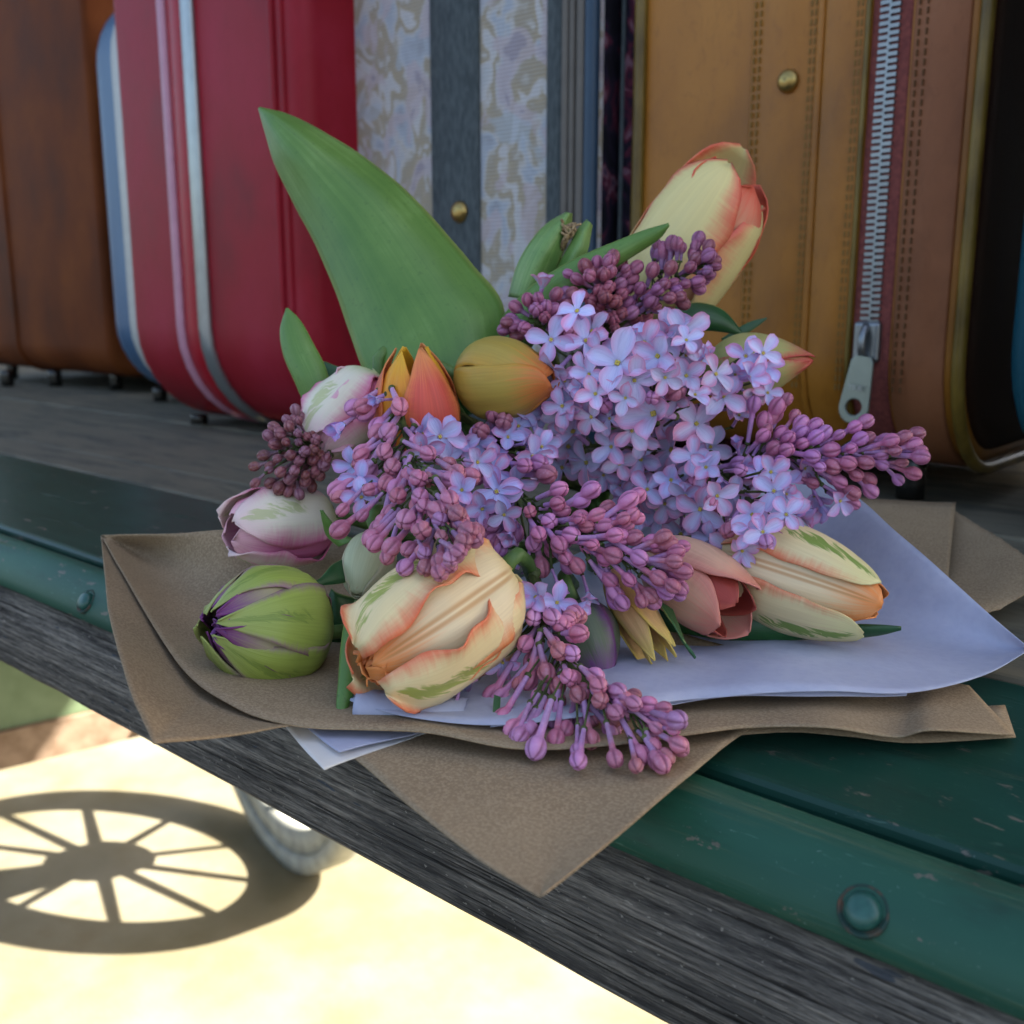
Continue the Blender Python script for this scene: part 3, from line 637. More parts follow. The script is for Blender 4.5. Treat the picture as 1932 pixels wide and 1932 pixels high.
cream_i = petal('cream_orange_inner_petal', '#f2ddb2', '#ef8a4e', '#ecd490', '#ee9450', .42, None, 0, .12, dark='#c78a4a', rib='#c08038')
cream_g = petal('cream_green_petal', '#ecd8a4', '#e6855e', '#eabf90', '#e6dda0', .24, '#7d9a44', .95, .10, dark='#c7b07c')
cream_top = petal('pale_cream_petal', '#f0dd98', '#ec6c58', '#efdb8c', None, .40, None, 0, .08, dark='#cdb878', edge_v=(.25, .55))
coral_i = petal('coral_inner_petal', '#f0b894', '#e8604a', '#ecd9a0', '#ea6a50', .5, None, 0, .1)
gold_h = petal('orange_heart_petal', '#eec08a', '#ea8a4c', '#e8c070', '#ee8f50', .5, None, 0, .12, dark='#c9862f')
peach = petal('peach_petal', '#e6b697', '#dc8b7c', '#e8c9a6', '#dd8a78', .4, None, 0, .12, dark='#b3654c')
salmon = petal('salmon_inner_petal', '#a8443a', '#c4604f', '#8c302c', None, .4, None, 0, .15)
orange = petal('orange_red_petal', '#e05f50', '#ee8a4e', '#cc3f4c', '#ec985c', .4, None, 0, .16, dark='#a8283c')
yellow = petal('yellow_orange_petal', '#f0a032', '#ec7c3c', '#e06c34', '#f2b830', .4, None, 0, .15)
bud_y = petal('olive_orange_petal', '#b9a04a', '#c9a043', '#8a8a42', '#dd7a3e', .3, None, 0, .16, dark='#b5713f')
bud_g = petal('olive_red_petal', '#b5b070', '#c24a4a', '#8f9450', '#c9504a', .16, None, 0, .14, dark='#8f7a3c')
pinkw = petal('white_pink_petal', '#ece4cc', '#e2709f', '#d3d996', '#efd2cc', .50, '#aebc6a', .6, .06, dark='#c9a9a6')
pinki = petal('pink_inner_petal', '#e67fae', '#f0c4cc', '#dc6a9c', '#efb8c2', .4, None, 0, .12)
green_o = petal('green_petal', '#a4b452', '#a57a88', '#8fa04c', '#a8b465', .2, '#6f8a3a', .5, .16, dark='#5f7a2e')
green_i = petal('green_purple_petal', '#b0a57c', '#8a4a7c', '#a2a860', '#7c3a78', .42, None, 0, .16, dark='#7a4a60')
purple = petal('purple_core_petal', '#6e3277', '#8a5590', '#5c2a66', None, .4, None, 0, .2)
pale_g = petal('pale_green_petal', '#c9cba0', '#c5b996', '#b7bf88', None, .3, None, 0, .14, dark='#97a267')
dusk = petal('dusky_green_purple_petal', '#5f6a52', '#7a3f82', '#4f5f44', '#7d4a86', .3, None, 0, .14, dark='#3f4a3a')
yel_n = petal('pale_apricot_petal', '#dcae74', '#e6c25a', '#d5a080', '#e5c96a', .35, None, 0, .12, dark='#b0703c')

tulip('cream tulip flushed with coral, tallest bloom at the top right of the bouquet', (1215, 590, .552), (1408, 322, .522), 108, cream_top, coral_i, [(0, .12), (.08, .55), (.25, .92), (.5, 1), (.72, .97), (.88, .86), (1, .6)], roll=-.62, Wm=1.04, ruf=.08, crease=.07, seed=3, lens=[.97, .98, .91, 1.0, 1.08, 1.0])
tulip('olive tulip bud with red tips lying beside the lilac, pointing right', (1325, 700, .495), (1536, 680, .49), 62, bud_g, bud_g, SLIM, W_P, roll=.9, seed=4, ruf=.02, Wm=1.25)
tulip('olive yellow tulip bud with orange tip facing right at the centre', (868, 712, .475), (1046, 716, .45), 76, bud_y, bud_y, ROUND, W_R, roll=.75, seed=5, ruf=.02, Wm=1.12, crease=.035)
tulip('orange red tulip with open pointed petals below the large leaf', (790, 850, .47), (778, 655, .455), 84, orange, yellow, [(0, .2), (.12, .7), (.35, 1), (.6, .95), (.8, .74), (1, .40)], W_P, roll=.42, seed=6, ruf=.04, Wm=.80, Wi=.86, crease=.05)
tulip('ruffled white and pink tulip half hidden behind mauve lilac buds', (715, 715, .50), (588, 850, .48), 74, pinkw, pinki, CUP, roll=.8, seed=8, ruf=.2, crease=.06, Wm=.92)
tulip('white and pink tulip lying on its side above the kraft paper flap', (625, 985, .50), (428, 1000, .465), 80, pinkw, pinki, CUP, roll=.35, seed=9, ruf=.12, crease=.05, Wm=.9, opens=[0, .0, .02, .0, .02, 0])
r_ = tulip('round green double tulip with purple heart resting on kraft paper', (600, 1188, .425), (392, 1178, .385), 112, green_o, green_i, [(0, .15), (.1, .62), (.3, 1.0), (.5, 1.05), (.7, .93), (.86, .64), (1, .25)], W_P, roll=.2, seed=10, ruf=.05, Wm=.66, crease=.03, n=12, inner=.93, nu=12)
tulip('pale green closed tulip tucked behind the large cream tulip', (715, 1010, .44), (672, 1125, .42), 50, pale_g, pale_g, CLOSED, roll=.4, seed=11, ruf=.02)
r9 = tulip('large cream and orange tulip with green flames at the front', (948, 1090, .395), (686, 1264, .352), 130, cream_o, cream_i, drop=.085, prof= [(0, .14), (.08, .58), (.25, .94), (.5, 1), (.72, .96), (.88, .78), (1, .38)], roll=1.05, inner=.955, icl=.45, seed=12, ruf=.19, crease=.07, Wm=.80, Wi=1.05, nu=20, nv=30, opens=[.0, -.01, .0, 0, .05, .0])
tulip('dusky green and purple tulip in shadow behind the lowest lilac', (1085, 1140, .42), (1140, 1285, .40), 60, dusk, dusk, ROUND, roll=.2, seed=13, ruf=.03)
tulip('narrow apricot yellow tulip hanging over the tissue, petals drooping', (1150, 1075, .425), (1252, 1248, .40), 36, yel_n, yel_n, [(0, .3), (.2, .8), (.5, 1), (.8, .8), (1, .75)], W_P, roll=.3, seed=14, ruf=.05, opens=[.05, 0, .12, .03, .0, .1], Wm=1.0)
tulip('peach tulip with open dark red throat under the white florets', (1225, 1040, .445), (1400, 1165, .41), 74, peach, salmon, [(0, .2), (.15, .7), (.4, 1), (.7, .98), (1, .66)], [(0, .5), (.2, .9), (.5, 1), (.75, .8), (.92, .4), (1, .04)], roll=.75, seed=15, ruf=.06, Wm=1.3, opens=[0, 0, 0, 0, .04, 0])
tulip('long cream tulip with green feathering lying on the lavender tissue', (1350, 1040, .45), (1655, 1140, .415), 94, cream_g, cream_i, [(0, .2), (.1, .6), (.3, .95), (.5, 1), (.72, .85), (.88, .6), (1, .34)], roll=1.0, inner=.95, icl=.15, opens=[.13, 0, .03, 0, .05, .02], seed=16, ruf=.04, crease=.03, Wm=.84, Wi=1.0, nu=20, nv=30, lens=[1, 1.02, .95, 1.06, .98, 1.06])
# small crumpled petals at the mouths of the two double tulips
def heart(root, B, T_, m, n, size, spread):
    hv = (T_-B).normalized(); e1 = hv.orthogonal().normalized(); e2 = hv.cross(e1)
    for k in range(n):
        a = k*2.4; rr_ = spread*math.sqrt(k/n); rad = e1*math.cos(a)+e2*math.sin(a); tan = hv.cross(rad); c = rad*rr_; vs, uvs, fs = [], [], []
        for j in range(9):
            v = j/8
            for i in range(7):
                u = -1+i/3; wd = .4*size*math.sin(math.pi*min(1, .15+v*.8))
                vs.append(B-Vector(root.location)+c+hv*size*(v-.35)+tan*u*wd+rad*size*(.14*math.sin(v*7+k)+.2*u*u-.1*v)+hv*size*.1*math.sin(u*6+k)*v); uvs.append(((u+1)/2, v))
        for j in range(8):
            for i in range(6): q = j*7+i; fs.append((q, q+1, q+8, q+7))
        thick(link('heart_petal', mesh('heart_petal', vs, fs, uvs), m, root), .0004)
heart(r_, W(440, 1179, .390), W(385, 1176, .374), purple, 12, .011, .0042)
heart(r9, W(752, 1228, .364), W(690, 1264, .352), gold_h, 7, .020, .009)

# ------------------------------------------------------------------ leaves
def leaf(label, st, m='leaf', cup=-.006, nu=14, nv=40, name='tulip_leaf', grp='leaves in the bouquet', th=.0007):
    g = []
    for (L, R, d) in st:
        md = ((L[0]+R[0])/2, (L[1]+R[1])/2); wpx = math.hypot(R[0]-L[0], R[1]-L[1]); k = min(1, wpx/80)
        g.append([W(L[0], L[1], d), W(*lerp(L, R, .25), d+cup*k*.8), W(md[0], md[1], d+cup*k), W(*lerp(L, R, .75), d+cup*k*.8), W(R[0], R[1], d)])
    off = g[-1][2].copy(); root = link(name, None) if False else None
    o_ = sheet(name, [[p-off for p in r] for r in g], nu, nv, M[m], None, th=th, wob=.0004, wf=60); o_.location = off
    tag(o_, label, 'leaf', grp); return o_
leaf('large broad green tulip leaf standing up before the red suitcase', [((489, 204), (491, 204), .545), ((503, 255), (540, 216), .543), ((520, 310), (610, 250), .54), ((556, 385), (690, 300), .537), ((596, 462), (770, 364), .53), ((632, 545), (838, 438), .522), ((660, 625), (895, 505), .515), ((690, 705), (948, 575), .505), ((740, 790), (950, 680), .50)], 'leaf', -.014, 20, 60)
leaf('small upright green leaf at the left of the large leaf', [((541, 582), (543, 582), .51), ((530, 625), (566, 605), .507), ((536, 670), (590, 648), .503), ((555, 715), (612, 690), .50), ((574, 758), (625, 735), .50), ((600, 800), (640, 790), .50)], 'leaf', -.004)
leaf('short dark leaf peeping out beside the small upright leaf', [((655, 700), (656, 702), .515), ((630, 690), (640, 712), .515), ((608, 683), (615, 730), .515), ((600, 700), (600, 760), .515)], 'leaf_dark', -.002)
leaf('long curved green leaf sweeping up to the coral cream tulip', [((1262, 423), (1262, 425), .478), ((1215, 437), (1240, 452), .482), ((1150, 462), (1180, 492), .487), ((1080, 492), (1120, 535), .492), ((1010, 535), (1060, 590), .498), ((955, 590), (1005, 650), .502), ((915, 650), (975, 710), .505)], 'leaf', -.006)
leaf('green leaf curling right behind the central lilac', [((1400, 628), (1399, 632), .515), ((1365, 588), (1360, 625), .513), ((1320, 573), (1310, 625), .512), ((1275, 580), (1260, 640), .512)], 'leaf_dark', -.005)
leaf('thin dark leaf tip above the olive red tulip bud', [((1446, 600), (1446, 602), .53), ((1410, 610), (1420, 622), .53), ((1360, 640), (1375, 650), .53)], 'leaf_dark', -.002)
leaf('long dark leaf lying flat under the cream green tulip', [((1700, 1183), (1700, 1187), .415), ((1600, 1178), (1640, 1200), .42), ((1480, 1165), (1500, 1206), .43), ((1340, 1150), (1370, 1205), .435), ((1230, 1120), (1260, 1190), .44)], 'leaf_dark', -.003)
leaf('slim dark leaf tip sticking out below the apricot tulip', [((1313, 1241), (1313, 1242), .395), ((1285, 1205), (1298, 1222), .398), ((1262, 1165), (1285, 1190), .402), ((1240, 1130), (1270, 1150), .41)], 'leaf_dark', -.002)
leaf('long narrow green leaf hanging down left of the large cream tulip', [((640, 1369), (642, 1369), .362), ((634, 1335), (655, 1340), .366), ((638, 1280), (676, 1290), .372), ((642, 1225), (690, 1240), .380), ((650, 1175), (700, 1190), .392), ((670, 1130), (710, 1140), .41)], 'leaf', -.004)
leaf('tiny leaf tip touching the paper beside the narrow hanging leaf', [((607, 1352), (608, 1356), .378), ((630, 1334), (636, 1348), .378), ((660, 1310), (666, 1330), .380)], 'leaf_dark', -.002)
leaf('small twisted leaf reaching left over the green double tulip', [((528, 1089), (528, 1092), .40), ((560, 1097), (566, 1107), .402), ((600, 1092), (605, 1104), .41), ((630, 1062), (650, 1100), .42), ((680, 1040), (700, 1080), .44)], 'leaf_dark', -.003)
leaf('small pointed leaf beside the white pink tulip', [((606, 962), (607, 964), .455), ((610, 985), (630, 990), .457), ((618, 1010), (650, 1010), .46), ((640, 1030), (670, 1020), .46)], 'leaf', -.003)
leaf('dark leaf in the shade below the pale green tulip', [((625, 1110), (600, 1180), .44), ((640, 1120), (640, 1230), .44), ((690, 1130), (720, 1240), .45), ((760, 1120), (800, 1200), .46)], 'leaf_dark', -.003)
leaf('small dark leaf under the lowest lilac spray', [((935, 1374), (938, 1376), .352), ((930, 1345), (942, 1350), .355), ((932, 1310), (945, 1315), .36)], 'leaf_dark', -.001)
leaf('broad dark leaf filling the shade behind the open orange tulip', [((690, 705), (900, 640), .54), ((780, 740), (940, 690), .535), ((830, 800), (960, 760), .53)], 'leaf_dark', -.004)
# torn green bud sheath with a dry flower inside
sh = empty('seed_sheath', W(985, 570, .525)); tag(sh, 'half rolled green leaf sheath with dry brown withered tip at the top', 'leaf bud')
def shp(st, m, cup, nm):
    g = [[W(L[0], L[1], d)-sh.location, W((L[0]+R[0])/2, (L[1]+R[1])/2, d+cup)-sh.location, W(R[0], R[1], d)-sh.location] for L, R, d in st]
    return sheet(nm, g, 12, 24, M[m], sh, th=.0006)
shp([((1068, 402), (1078, 402), .52), ((1030, 425), (1075, 440), .518), ((998, 462), (1060, 480), .516), ((975, 505), (1045, 520), .518), ((960, 560), (1020, 570), .522)], 'leaf_pale', -.010, 'sheath_leaf')
shp([((1108, 415), (1116, 425), .518), ((1092, 432), (1112, 450), .514), ((1078, 458), (1108, 472), .512), ((1060, 490), (1098, 498), .514), ((1040, 530), (1080, 540), .52)], 'leaf_pale', -.005, 'sheath_leaf')
M['withered'] = two('withered_petal', '#6f5a42', '#b29a72', (900, 900, 900), 1, 3, .8)
for k in range(9):
    p = [W(1062+rnd.uniform(-6, 8), 470-k*5, .514), W(1072+rnd.uniform(-12, 14), 452-k*4, .509), W(1078+rnd.uniform(-22, 26), 436-k*2+rnd.uniform(-14, 22), .507)]
    vs, fs = tube_data([q-sh.location for q in p], lambda s_: .0013*(1-.6*s_), 6, 8); link('dry_petal', mesh('dry_petal', vs, fs), M['withered'], sh)

# ------------------------------------------------------------------ lilac
def bud_mesh(name, tube=1.25, op=0):
    rings = [(0, .10), (.05, .17), (.16, .17), (.2, .12)]
    rings += [(.2+(tube-.2)*f, .125+.035*f) for f in (.2, .6, .9)]
    hd = [(0, .17), (.08, .24), (.2, .34), (.36, .41), (.52, .43), (.68, .41), (.82, .34), (.93, .22), (.99, .09)]
    seg = 24; vs, uvs, fs, mi = [], [], [], []
    allr = [(z, r, 0) for z, r in rings]+[(tube+h, r, 1) for h, r in hd]; top = tube+1
    for z, r, ish in allr:
        for k in range(seg):
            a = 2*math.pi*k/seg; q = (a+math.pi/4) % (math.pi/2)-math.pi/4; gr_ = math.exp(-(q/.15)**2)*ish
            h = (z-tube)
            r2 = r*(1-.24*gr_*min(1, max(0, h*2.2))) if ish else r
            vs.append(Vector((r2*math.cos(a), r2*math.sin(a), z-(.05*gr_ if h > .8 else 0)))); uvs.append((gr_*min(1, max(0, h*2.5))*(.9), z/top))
    n = len(allr)
    for i in range(n-1):
        for k in range(seg): fs.append((i*seg+k, i*seg+(k+1) % seg, (i+1)*seg+(k+1) % seg, (i+1)*seg+k)); mi.append(1 if i < 3 else 0)
    fs.append(tuple((n-1)*seg+k for k in range(seg))); mi.append(0)
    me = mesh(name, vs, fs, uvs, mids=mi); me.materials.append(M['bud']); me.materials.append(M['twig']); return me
TUBES = (.75, 1.25, 1.9, 2.6, 3.4)
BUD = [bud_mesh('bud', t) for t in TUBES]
def petal_mesh(seed):
    rg = random.Random(seed); vs, uvs, fs = [], [], []; nu, nv = 8, 9; tw_ = rg.uniform(-.1, .1); cu = rg.uniform(.18, .42); rf = rg.uniform(-.16, .12)
    for j in range(nv+1):
        v = j/nv; w = .33*spl([(0, .30), (.2, .66), (.5, 1), (.75, .93), (.9, .62), (1, .12)], v)*rg.uniform(.99, 1.01)
        for i in range(nu+1):
            u = -1+2*i/nu; x = .07+.95*v+(.03*(1-u*u) if j == nv else 0)
            z = cu*u*u*w*1.6+.10*math.sin(v*2.2)+rf*v*v-.05*math.exp(-(u/.2)**2)*v*(1-v)+tw_*u*w*v
            vs.append(Vector((x, u*w, z))); uvs.append(((u+1)/2, v))
    for j in range(nv):
        for i in range(nu): a = j*(nu+1)+i; fs.append((a, a+1, a+nu+2, a+nu+1))
    me = mesh('petal', vs, fs, uvs); me.materials.append(M['lpetal']); return me
PET = [petal_mesh(k) for k in range(5)]
def floret_mesh():
    vs, uvs, fs, mi = [], [], [], []; seg = 10
    rings = [(-1.35, .09, 1), (-1.25, .13, 1), (-1.15, .09, 0), (-.6, .09, 0), (-.2, .10, 0), (-.02, .14, 0), (.03, .13, 0), (.0, .085, 0)]
    for z, r, m_ in rings:
        for k in range(seg): a = 2*math.pi*k/seg; vs.append(Vector((r*math.cos(a), r*math.sin(a), z))); uvs.append((0, .1))
    for i in range(len(rings)-1):
        for k in range(seg): fs.append((i*seg+k, i*seg+(k+1) % seg, (i+1)*seg+(k+1) % seg, (i+1)*seg+k)); mi.append(1 if rings[i][2] else 0)
    for k in range(4):                       # four tiny anthers
        a = k*math.pi/2+.78; v2, f2 = box((.05*math.cos(a), .05*math.sin(a), .03), (.065, .065, .07)); o_ = len(vs)
        vs += v2; uvs += [(0, 0)]*8; fs += [tuple(q+o_ for q in f) for f in f2]; mi += [2]*6
    me = mesh('floret', vs, fs, uvs, mids=mi)
    for q in ('bud', 'twig', 'eye'): me.materials.append(M[q])
    return me
FLO = floret_mesh()
def place(o_, p, d, sc_, roll=0):
    q = d.to_track_quat('Z', 'Y').to_matrix() @ Matrix.Rotation(roll, 3, 'Z')
    mt_ = q.to_4x4() @ Matrix.Diagonal((sc_, sc_, sc_, 1)); mt_.translation = p; o_.matrix_local = mt_
def zoom(x0, y0, k, lst): return [((x0+p[0]*k)*.63889, (y0+p[1]*k)*.63889)+tuple(q*k*.63889 if i == 0 else q for i, q in enumerate(p[2:])) for p in lst]
ZA = lambda l: zoom(600, 1000, .46584, l); ZB = lambda l: zoom(1400, 900, .46584, l); ZC = lambda l: zoom(1200, 1500, .5176, l)
ZD = lambda l: zoom(1900, 1100, .46584, l); ZE = lambda l: zoom(1600, 400, .41408, l); ZF = lambda l: zoom(1000, 0, .5176, l)

def lilac(label, axis, buds, florets=(), semis=(), headpx=34, tint=(1, 1, 1), ptint=(1, 1, 1), radius=70, back=.30, fill=12, fillf=0, face=.5, long=1, seed=1):
    rg = random.Random(seed); AX = [W(*p) for p in axis]; root = empty('lilac_sprig', AX[0]); off = AX[0]
    tag(root, label, 'lilac', 'lilac sprays in the bouquet'); parts = [tube_data([p-off for p in [AX[0]*1]+AX[1:]] if len(AX) > 1 else [Vector((0, 0, 0)), Vector((0, 0, .01))], lambda s_: .0017*(1-.5*s_), 8)]
    N = 24; samp = [(i/N, crv([Vector(p) for p in axis], i/N)) for i in range(N+1)]
    g = GATHER-off; parts.append(tube_data([Vector((0, 0, 0)), g*.5+UP*.004, g], .0022, 7, 8))
    sx = [0]
    def target(x, y, deep=0):
        s_, a = min(samp, key=lambda q: (q[1].x-x)**2+(q[1].y-y)**2)
        lat = math.hypot(a.x-x, a.y-y); Rr = radius*(1.05-.35*s_); lift = math.sqrt(max(0, Rr*Rr-lat*lat))*a.z/1932
        d = a.z-lift*.8*(1-2*deep)+rg.uniform(-.004, .004); sx[0] = s_
        p = W(x, y, d); z_min = .006
        if p.z < z_min+.004: p = Z(x, y, z_min+.004)
        bs = max(0, s_-back*.55-.1*rg.random()); base = crv(AX, bs)
        return p, base, d
    def bud(x, y, deep=0, hp=None):
        p, base, d = target(x, y, deep); dr = (p-base); dist = dr.length; dr.normalize()
        dr = (dr+Vector((rg.gauss(0, .12), rg.gauss(0, .12), rg.gauss(0, .12)))).normalized()
        s_ = (hp or headpx)*1.2*rg.choice((.78, .92, 1, 1, 1.06, 1.14))*rg.uniform(.94, 1.06)*d/1932; k = min(4, max(0, long+rg.choice((-1, 0, 0, 0, 1))))
        while long and k < 2 and s_*(TUBES[k+1]+.5) < dist*.7: k += 1
        tl = TUBES[k]
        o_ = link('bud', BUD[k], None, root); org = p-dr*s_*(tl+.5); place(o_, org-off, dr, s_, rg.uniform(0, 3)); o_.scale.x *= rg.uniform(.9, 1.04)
        f_ = rg.uniform(.82, 1.12)*(1.08-.32*sx[0]); o_.color = (tint[0]*f_, tint[1]*f_*rg.uniform(.93, 1.05), tint[2]*f_*rg.uniform(.93, 1.05), 1)
        if dist > s_*(tl+.5): parts.append(tube_data([base-off, (base+org)/2-off+UP*.0005, org+dr*s_*.08-off], .00042, 5, 4))
    def floret(x, y, r, tilt=None, deep=0, fc=None):
        p, base, d = target(x, y, deep); dr = (p-base).normalized(); tc_ = (CAM-p).normalized()
        f_ = face if fc is None else fc; dr = (dr*(1-f_)+tc_*f_+Vector((rg.gauss(0, .24), rg.gauss(0, .24), rg.gauss(0, .24)))).normalized()
        s_ = r*1.27*d/1932; o_ = link('floret', FLO, None, root); place(o_, p-off, dr, s_, rg.uniform(0, 1.57)); o_.color = (tint[0], tint[1], tint[2], 1)
        tl = tilt if tilt is not None else (rg.uniform(-.06, .30) if rg.random() < .78 else rg.uniform(.4, .75)); b = rg.uniform(.80, 1.10); hu = rg.uniform(-1, 1); pt_ = (ptint[0]*(1+.05*hu), ptint[1]*(1-.02*abs(hu)), ptint[2]*(1-.06*hu))
        for k in range(4):
            q = link('petal', PET[rg.randrange(5)], None, o_)
            q.rotation_euler = Matrix.Rotation(k*math.pi/2+rg.uniform(-.1, .1), 4, 'Z').to_euler() if False else (0, 0, 0)
            mt_ = Matrix.Rotation(k*math.pi/2+rg.uniform(-.12, .12), 4, 'Z') @ Matrix.Translation((.07, 0, 0)) @ Matrix.Rotation(-(tl+rg.uniform(-.12, .12)), 4, 'Y') @ Matrix.Translation((-.07, 0, 0))
            q.matrix_local = mt_ @ Matrix.Diagonal((rg.uniform(.9, 1.06),)*2+(1, 1)); q.color = (pt_[0]*b, pt_[1]*b, pt_[2]*b, 1)
        parts.append(tube_data([base-off, p-dr*s_*1.3-off], .0006, 5, 3))
    for q in buds: bud(q[0], q[1], 0, q[2] if len(q) > 2 else None)
    for q in florets: floret(q[0], q[1], q[2])
    for q in semis: floret(q[0], q[1], q[2] if len(q) > 2 else headpx*1.15, rg.uniform(.85, 1.2), 0, .15)
    allp = list(buds) or list(florets)
    for k in range(fill):
        q = rg.choice(allp); bud(q[0]+rg.uniform(-20, 20), q[1]+rg.uniform(-20, 20), .45+.4*rg.random())
    for k in range(fillf):
        q = rg.choice(florets); floret(q[0]+rg.uniform(-55, 55), q[1]+rg.uniform(-55, 55), q[2]*.95, None, .35+.3*rg.random())
    vs, fs = merge(parts); link('stem', mesh('stem', vs, fs), M['twig'], root)
    return root

lilac('dense dark rose lilac buds at the top left of the coral cream tulip', [(1150, 640, .505), (1140, 585, .495), (1130, 530, .487)],
      ZE([(250,1025),(310,935),(395,905),(480,900),(440,990),(340,1000),(495,970),(565,920),(600,985),(640,1020),(675,940),(620,1095),(480,1080),(410,1105),(355,1180),(405,1210),(525,1185),(620,1195),(690,1165),(510,1305),(440,1295),(640,1265),(745,1290),(570,1270),(290,1140),(360,1290),(520,1370),(700,1230),(560,1060),(450,1150),(570,1130)]),
      headpx=24, tint=(.82, .54, .60), radius=60, fill=14, long=0, seed=21)
lilac('dark purple lilac bud spray overlapping the coral cream tulip', [(1160, 620, .50), (1230, 560, .492), (1290, 520, .487), (1345, 492, .483)],
      ZE([(830,830),(820,780),(905,835),(930,770),(1000,800),(1095,790),(1190,790),(1190,855),(790,960),(920,945),(1180,965),(1245,935),(875,1060),(830,1095),(1025,1060),(1115,1040),(1120,1090),(940,1060),(915,1160),(985,1150),(1010,1200),(820,1225),(905,1265),(960,1110),(780,1180),(1060,940),(1100,880),(700,1090)]),
      headpx=25, tint=(.70, .50, .62), radius=48, fill=12, long=0, seed=22)
lilac('dark purple lilac bud tuft with one half open floret, left of the pale florets', [(1040, 660, .495), (1010, 600, .482)],
      ZF([(1010,1750),(985,1820),(945,1880),(1080,1710),(1140,1700),(1230,1680),(1295,1670),(1125,1765),(1230,1770),(1290,1735),(1175,1810),(1295,1790),(1330,1850),(1060,1870),(1085,1910),(1320,1900),(1020,1910),(1240,1830),(1180,1750),(960,1840),(1270,1880)]), semis=[(1022, 545, 26)],
      headpx=24, tint=(.80, .56, .70), radius=60, fill=10, long=0, seed=23)
cent = ZB([(488,222,125),(708,228,125),(520,425,125),(910,370,175),(1080,240,130),(1165,325,145),(1015,480,125),(1140,690,185),(1410,755,140),(630,805,140),(745,710,110),(1255,920,150),(1060,980,120),(1345,450,115),(1530,440,120),(1580,580,125),(1740,460,110),(715,1000,140),(770,565,110),(860,720,90),(560,640,110),(550,720,110),(870,900,110),(920,1010,100),(1500,900,110),(1210,460,100),(1345,225,90),(1000,800,110),(560,1030,110),(930,1150,100),(730,440,100),(950,1200,90),(820,1080,95),(1180,1110,105),(1165,1335,115),(1435,1295,135),(1310,1450,120),(1640,1150,150),(1765,1330,120),(1610,1540,110),(1750,1450,100),(1080,860,100),(1290,600,100),(960,590,90),(1400,570,90),(1680,700,90)])
low = [q for q in cent if q[1] > 925 and q[0] > 1150]; cent = [q for q in cent if q not in low]
lilac('broad head of open pale lilac florets with yellow eyes at the centre', [(1265, 900, .54), (1240, 830, .50), (1225, 740, .455)], ZB([(830,640),(1280,550),(1770,620),(1600,1430),(1690,1050),(1300,1195),(1390,1135),(1430,1075),(1130,590)]), cent,
      ZB([(690,520,85),(1680,930,70),(1560,1080,80),(1000,200,70),(1450,330,80)]), headpx=36, tint=(1.05, .85, 1.05), ptint=(1.08, 1.05, 1.06), radius=215, back=.2, fill=6, fillf=46, face=.62, seed=24)
lilac('loose pale lilac florets and buds hanging over the cream green tulip', [(1330, 880, .475), (1410, 940, .45), (1460, 990, .43)], ZB([(1610, 1430), (1690, 1050), (1300, 1195), (1390, 1135), (1430, 1075), (1500, 1250), (1850, 1500)]),
      low+ZB([(1900, 1180, 115), (1830, 1440, 105), (1700, 1560, 100), (1500, 1480, 105), (1540, 1210, 110), (1980, 1330, 105), (1420, 1180, 100), (1880, 1060, 105), (1100, 1170, 105), (1250, 1110, 110), (1340, 1210, 105), (1010, 1240, 100), (1210, 1260, 105), (1470, 1030, 105), (1390, 960, 110)]), ZB([(1560, 1100, 85), (1980, 1200, 85), (1660, 1620, 80)]),
      headpx=32, tint=(1.0, .82, 1.0), ptint=(1.06, 1.02, 1.05), radius=125, fill=10, fillf=14, face=.6, seed=31)
lilac('long lilac spray of plum buds pointing right across the tan suitcase', [(1380, 900, .475), (1480, 860, .462), (1590, 855, .455), (1740, 862, .45)],
      ZD([(910,170),(830,270),(960,270),(700,200),(920,410),(1000,375),(1090,335),(1095,410),(1150,380),(1240,395),(1340,345),(1410,310),(1320,480),(1460,480),(1570,430),(1650,415),(1715,455),(1595,495),(1760,495),(1760,535),(1640,570),(1710,640),(1615,680),(1515,585),(1410,570),(1300,575),(1200,595),(1190,490),(1070,530),(910,490),(830,480),(1430,680),(1440,750),(1075,700),(1275,785),(1330,830),(1210,670),(1350,650),(870,560),(1000,320),(1375,420),(1510,520),(1010,450),(760,400),(1120,600)]),
      ZD([(880,690,105),(1085,780,100),(1000,850,95),(730,640,90)]), ZD([(850,770,95),(990,900,110),(1130,840,95),(600,490,80),(640,600,80)]),
      headpx=28, tint=(.95, .70, .92), ptint=(.98, .86, 1.0), radius=62, fill=24, fillf=4, seed=25)
lilac('brown tipped tight lilac buds at the left above the white pink tulip', [(660, 830, .50), (600, 845, .48), (560, 850, .468)],
      ZA([(585,450),(530,515),(605,520),(545,555),(470,570),(415,615),(490,600),(600,600),(655,620),(525,655),(605,655),(690,610),(715,640),(385,740),(470,760),(555,740),(610,775),(645,715),(695,705),(740,735),(780,760),(695,770),(765,800),(420,830),(490,845),(580,835),(565,870),(650,865),(705,840),(740,870),(650,900),(330,915),(325,810),(425,915),(480,945),(690,940),(610,985),(540,970),(450,670)]),
      headpx=21, tint=(.56, .46, .36), radius=80, back=.5, fill=14, long=0, seed=26)
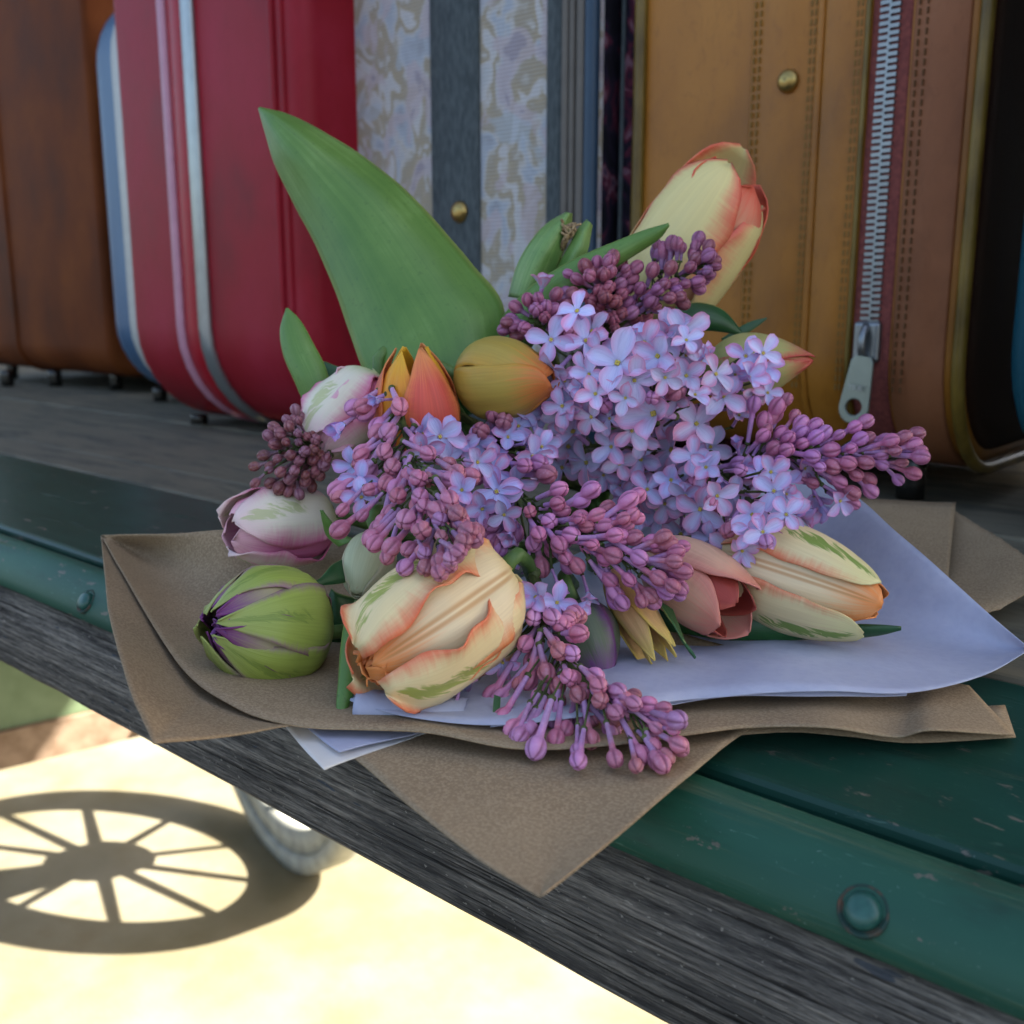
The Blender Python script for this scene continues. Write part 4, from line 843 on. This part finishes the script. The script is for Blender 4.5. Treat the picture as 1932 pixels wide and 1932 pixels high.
lilac('mauve lilac bud spray arching down over the large cream tulip', [(745, 730, .455), (768, 830, .435), (795, 920, .40), (855, 1035, .352)],
      ZA([(1010,430),(1245,430),(1170,590),(1355,650),(1000,740),(1150,715),(1045,835),(1200,810),(1425,725),(880,930),(1080,955),(1160,920),(1365,885),(1555,795),(1565,895),(1690,875),(1235,995),(1560,1020),(885,1085),(1010,1120),(1185,1110),(1285,1145),(865,1210),(1055,1250),(1375,1000),(1400,1060),(1485,1090),(1500,1150),(1610,1110),(1390,1215),(1510,1255),(1680,1220),(1195,1320),(1305,1335),(1400,1360),(1410,1450),(1280,1450),(1500,1410),(1570,1395),(1620,1350),(1500,1480),(1570,1440),(1650,1290),(1090,1300)]),
      ZA([(1500,620,120),(950,800,110),(1000,900,110),(1640,960,110)]), ZA([(1125,390,75),(895,540,110)]),
      headpx=33, tint=(.98, .77, .84), ptint=(.88, .9, 1.05), radius=75, back=.2, fill=42, fillf=5, seed=27)
lilac('mixed lilac florets and pink buds between the mauve spray and centre', [(930, 830, .475), (960, 900, .445), (985, 960, .425)],
      ZB([(45,800),(320,1020),(460,1075),(410,1005),(10,1095),(40,1450),(150,1530),(70,1580),(10,1430),(30,1590),(210,1470),(120,700),(190,740)])+ZC([(430,140),(525,210),(450,240),(400,190)]),
      ZB([(150,1195,130),(370,960,120),(100,990,110),(280,770,110),(215,840,100),(430,900,100),(60,1290,100),(190,1330,100),(330,700,100),(450,640,95),(20,880,100)])+ZA([(1860,970,130),(1660,690,110),(1770,1080,110),(1850,840,100)]),
      ZB([(320,880,95),(120,930,95),(230,1440,85),(260,1590,75),(350,1630,75)]), headpx=34, tint=(.82, .66, .88), ptint=(.94, .95, 1.06), radius=95, fill=10, fillf=12, face=.6, seed=28)
lilac('pink lilac bud spray pointing right above the peach tulip', [(965, 900, .445), (1000, 970, .425), (1110, 1030, .408), (1285, 1085, .393)],
      ZB([(530,1260),(540,1170),(680,1240),(845,1285),(980,1240)])+ZC([(705,20),(815,75),(755,150),(940,155),(985,60),(1065,210),(1190,155),(1180,270),(1300,170),(1320,60),(1410,190),(1490,200),(1330,285),(1540,250),(1530,305),(1580,360),(1520,445),(1390,500),(1270,410),(1175,445),(1195,520),(905,285),(975,330),(770,340),(1480,480),(1440,400),(1090,40),(1240,60),(870,210),(1130,100)]),
      (), ZC([(600,140,75),(1035,480,80),(860,425,75),(700,290,75)]), headpx=31, tint=(1.1, .82, 1.0), radius=62, fill=36, long=1, back=.2, seed=29)
lilac('lowest lilac spray of pink buds hanging over the kraft paper', [(1005, 1090, .405), (1030, 1190, .382), (1105, 1285, .355), (1265, 1390, .328)],
      ZC([(725,625),(830,620),(885,665),(940,620),(680,775),(875,815),(945,830),(715,875),(800,940),(925,965),(700,935),(490,1070),(755,1070),(850,1125),(1095,1010),(1205,1045),(980,1065),(1105,1095),(1195,1165),(1300,1115),(1380,1120),(1470,1140),(1545,1210),(1425,1255),(1525,1265),(1555,1350),(1410,1355),(1340,1410),(1455,1460),(1310,1470),(1190,1430),(1170,1265),(1050,1320),(975,1380),(1000,1230),(740,1370),(705,1270),(610,1265),(545,1200),(905,1265),(425,910),(960,600),(1480,1420),(985,715),(640,1000),(820,1060)]),
      ZC([(550,880,95),(330,1020,85),(740,510,110),(860,540,105)]), ZC([(280,1160,105),(170,1080,85),(960,560,85)]), headpx=33, tint=(1.1, .88, .96), ptint=(.95, .9, 1.02), radius=58, back=.16, fill=44, seed=30)
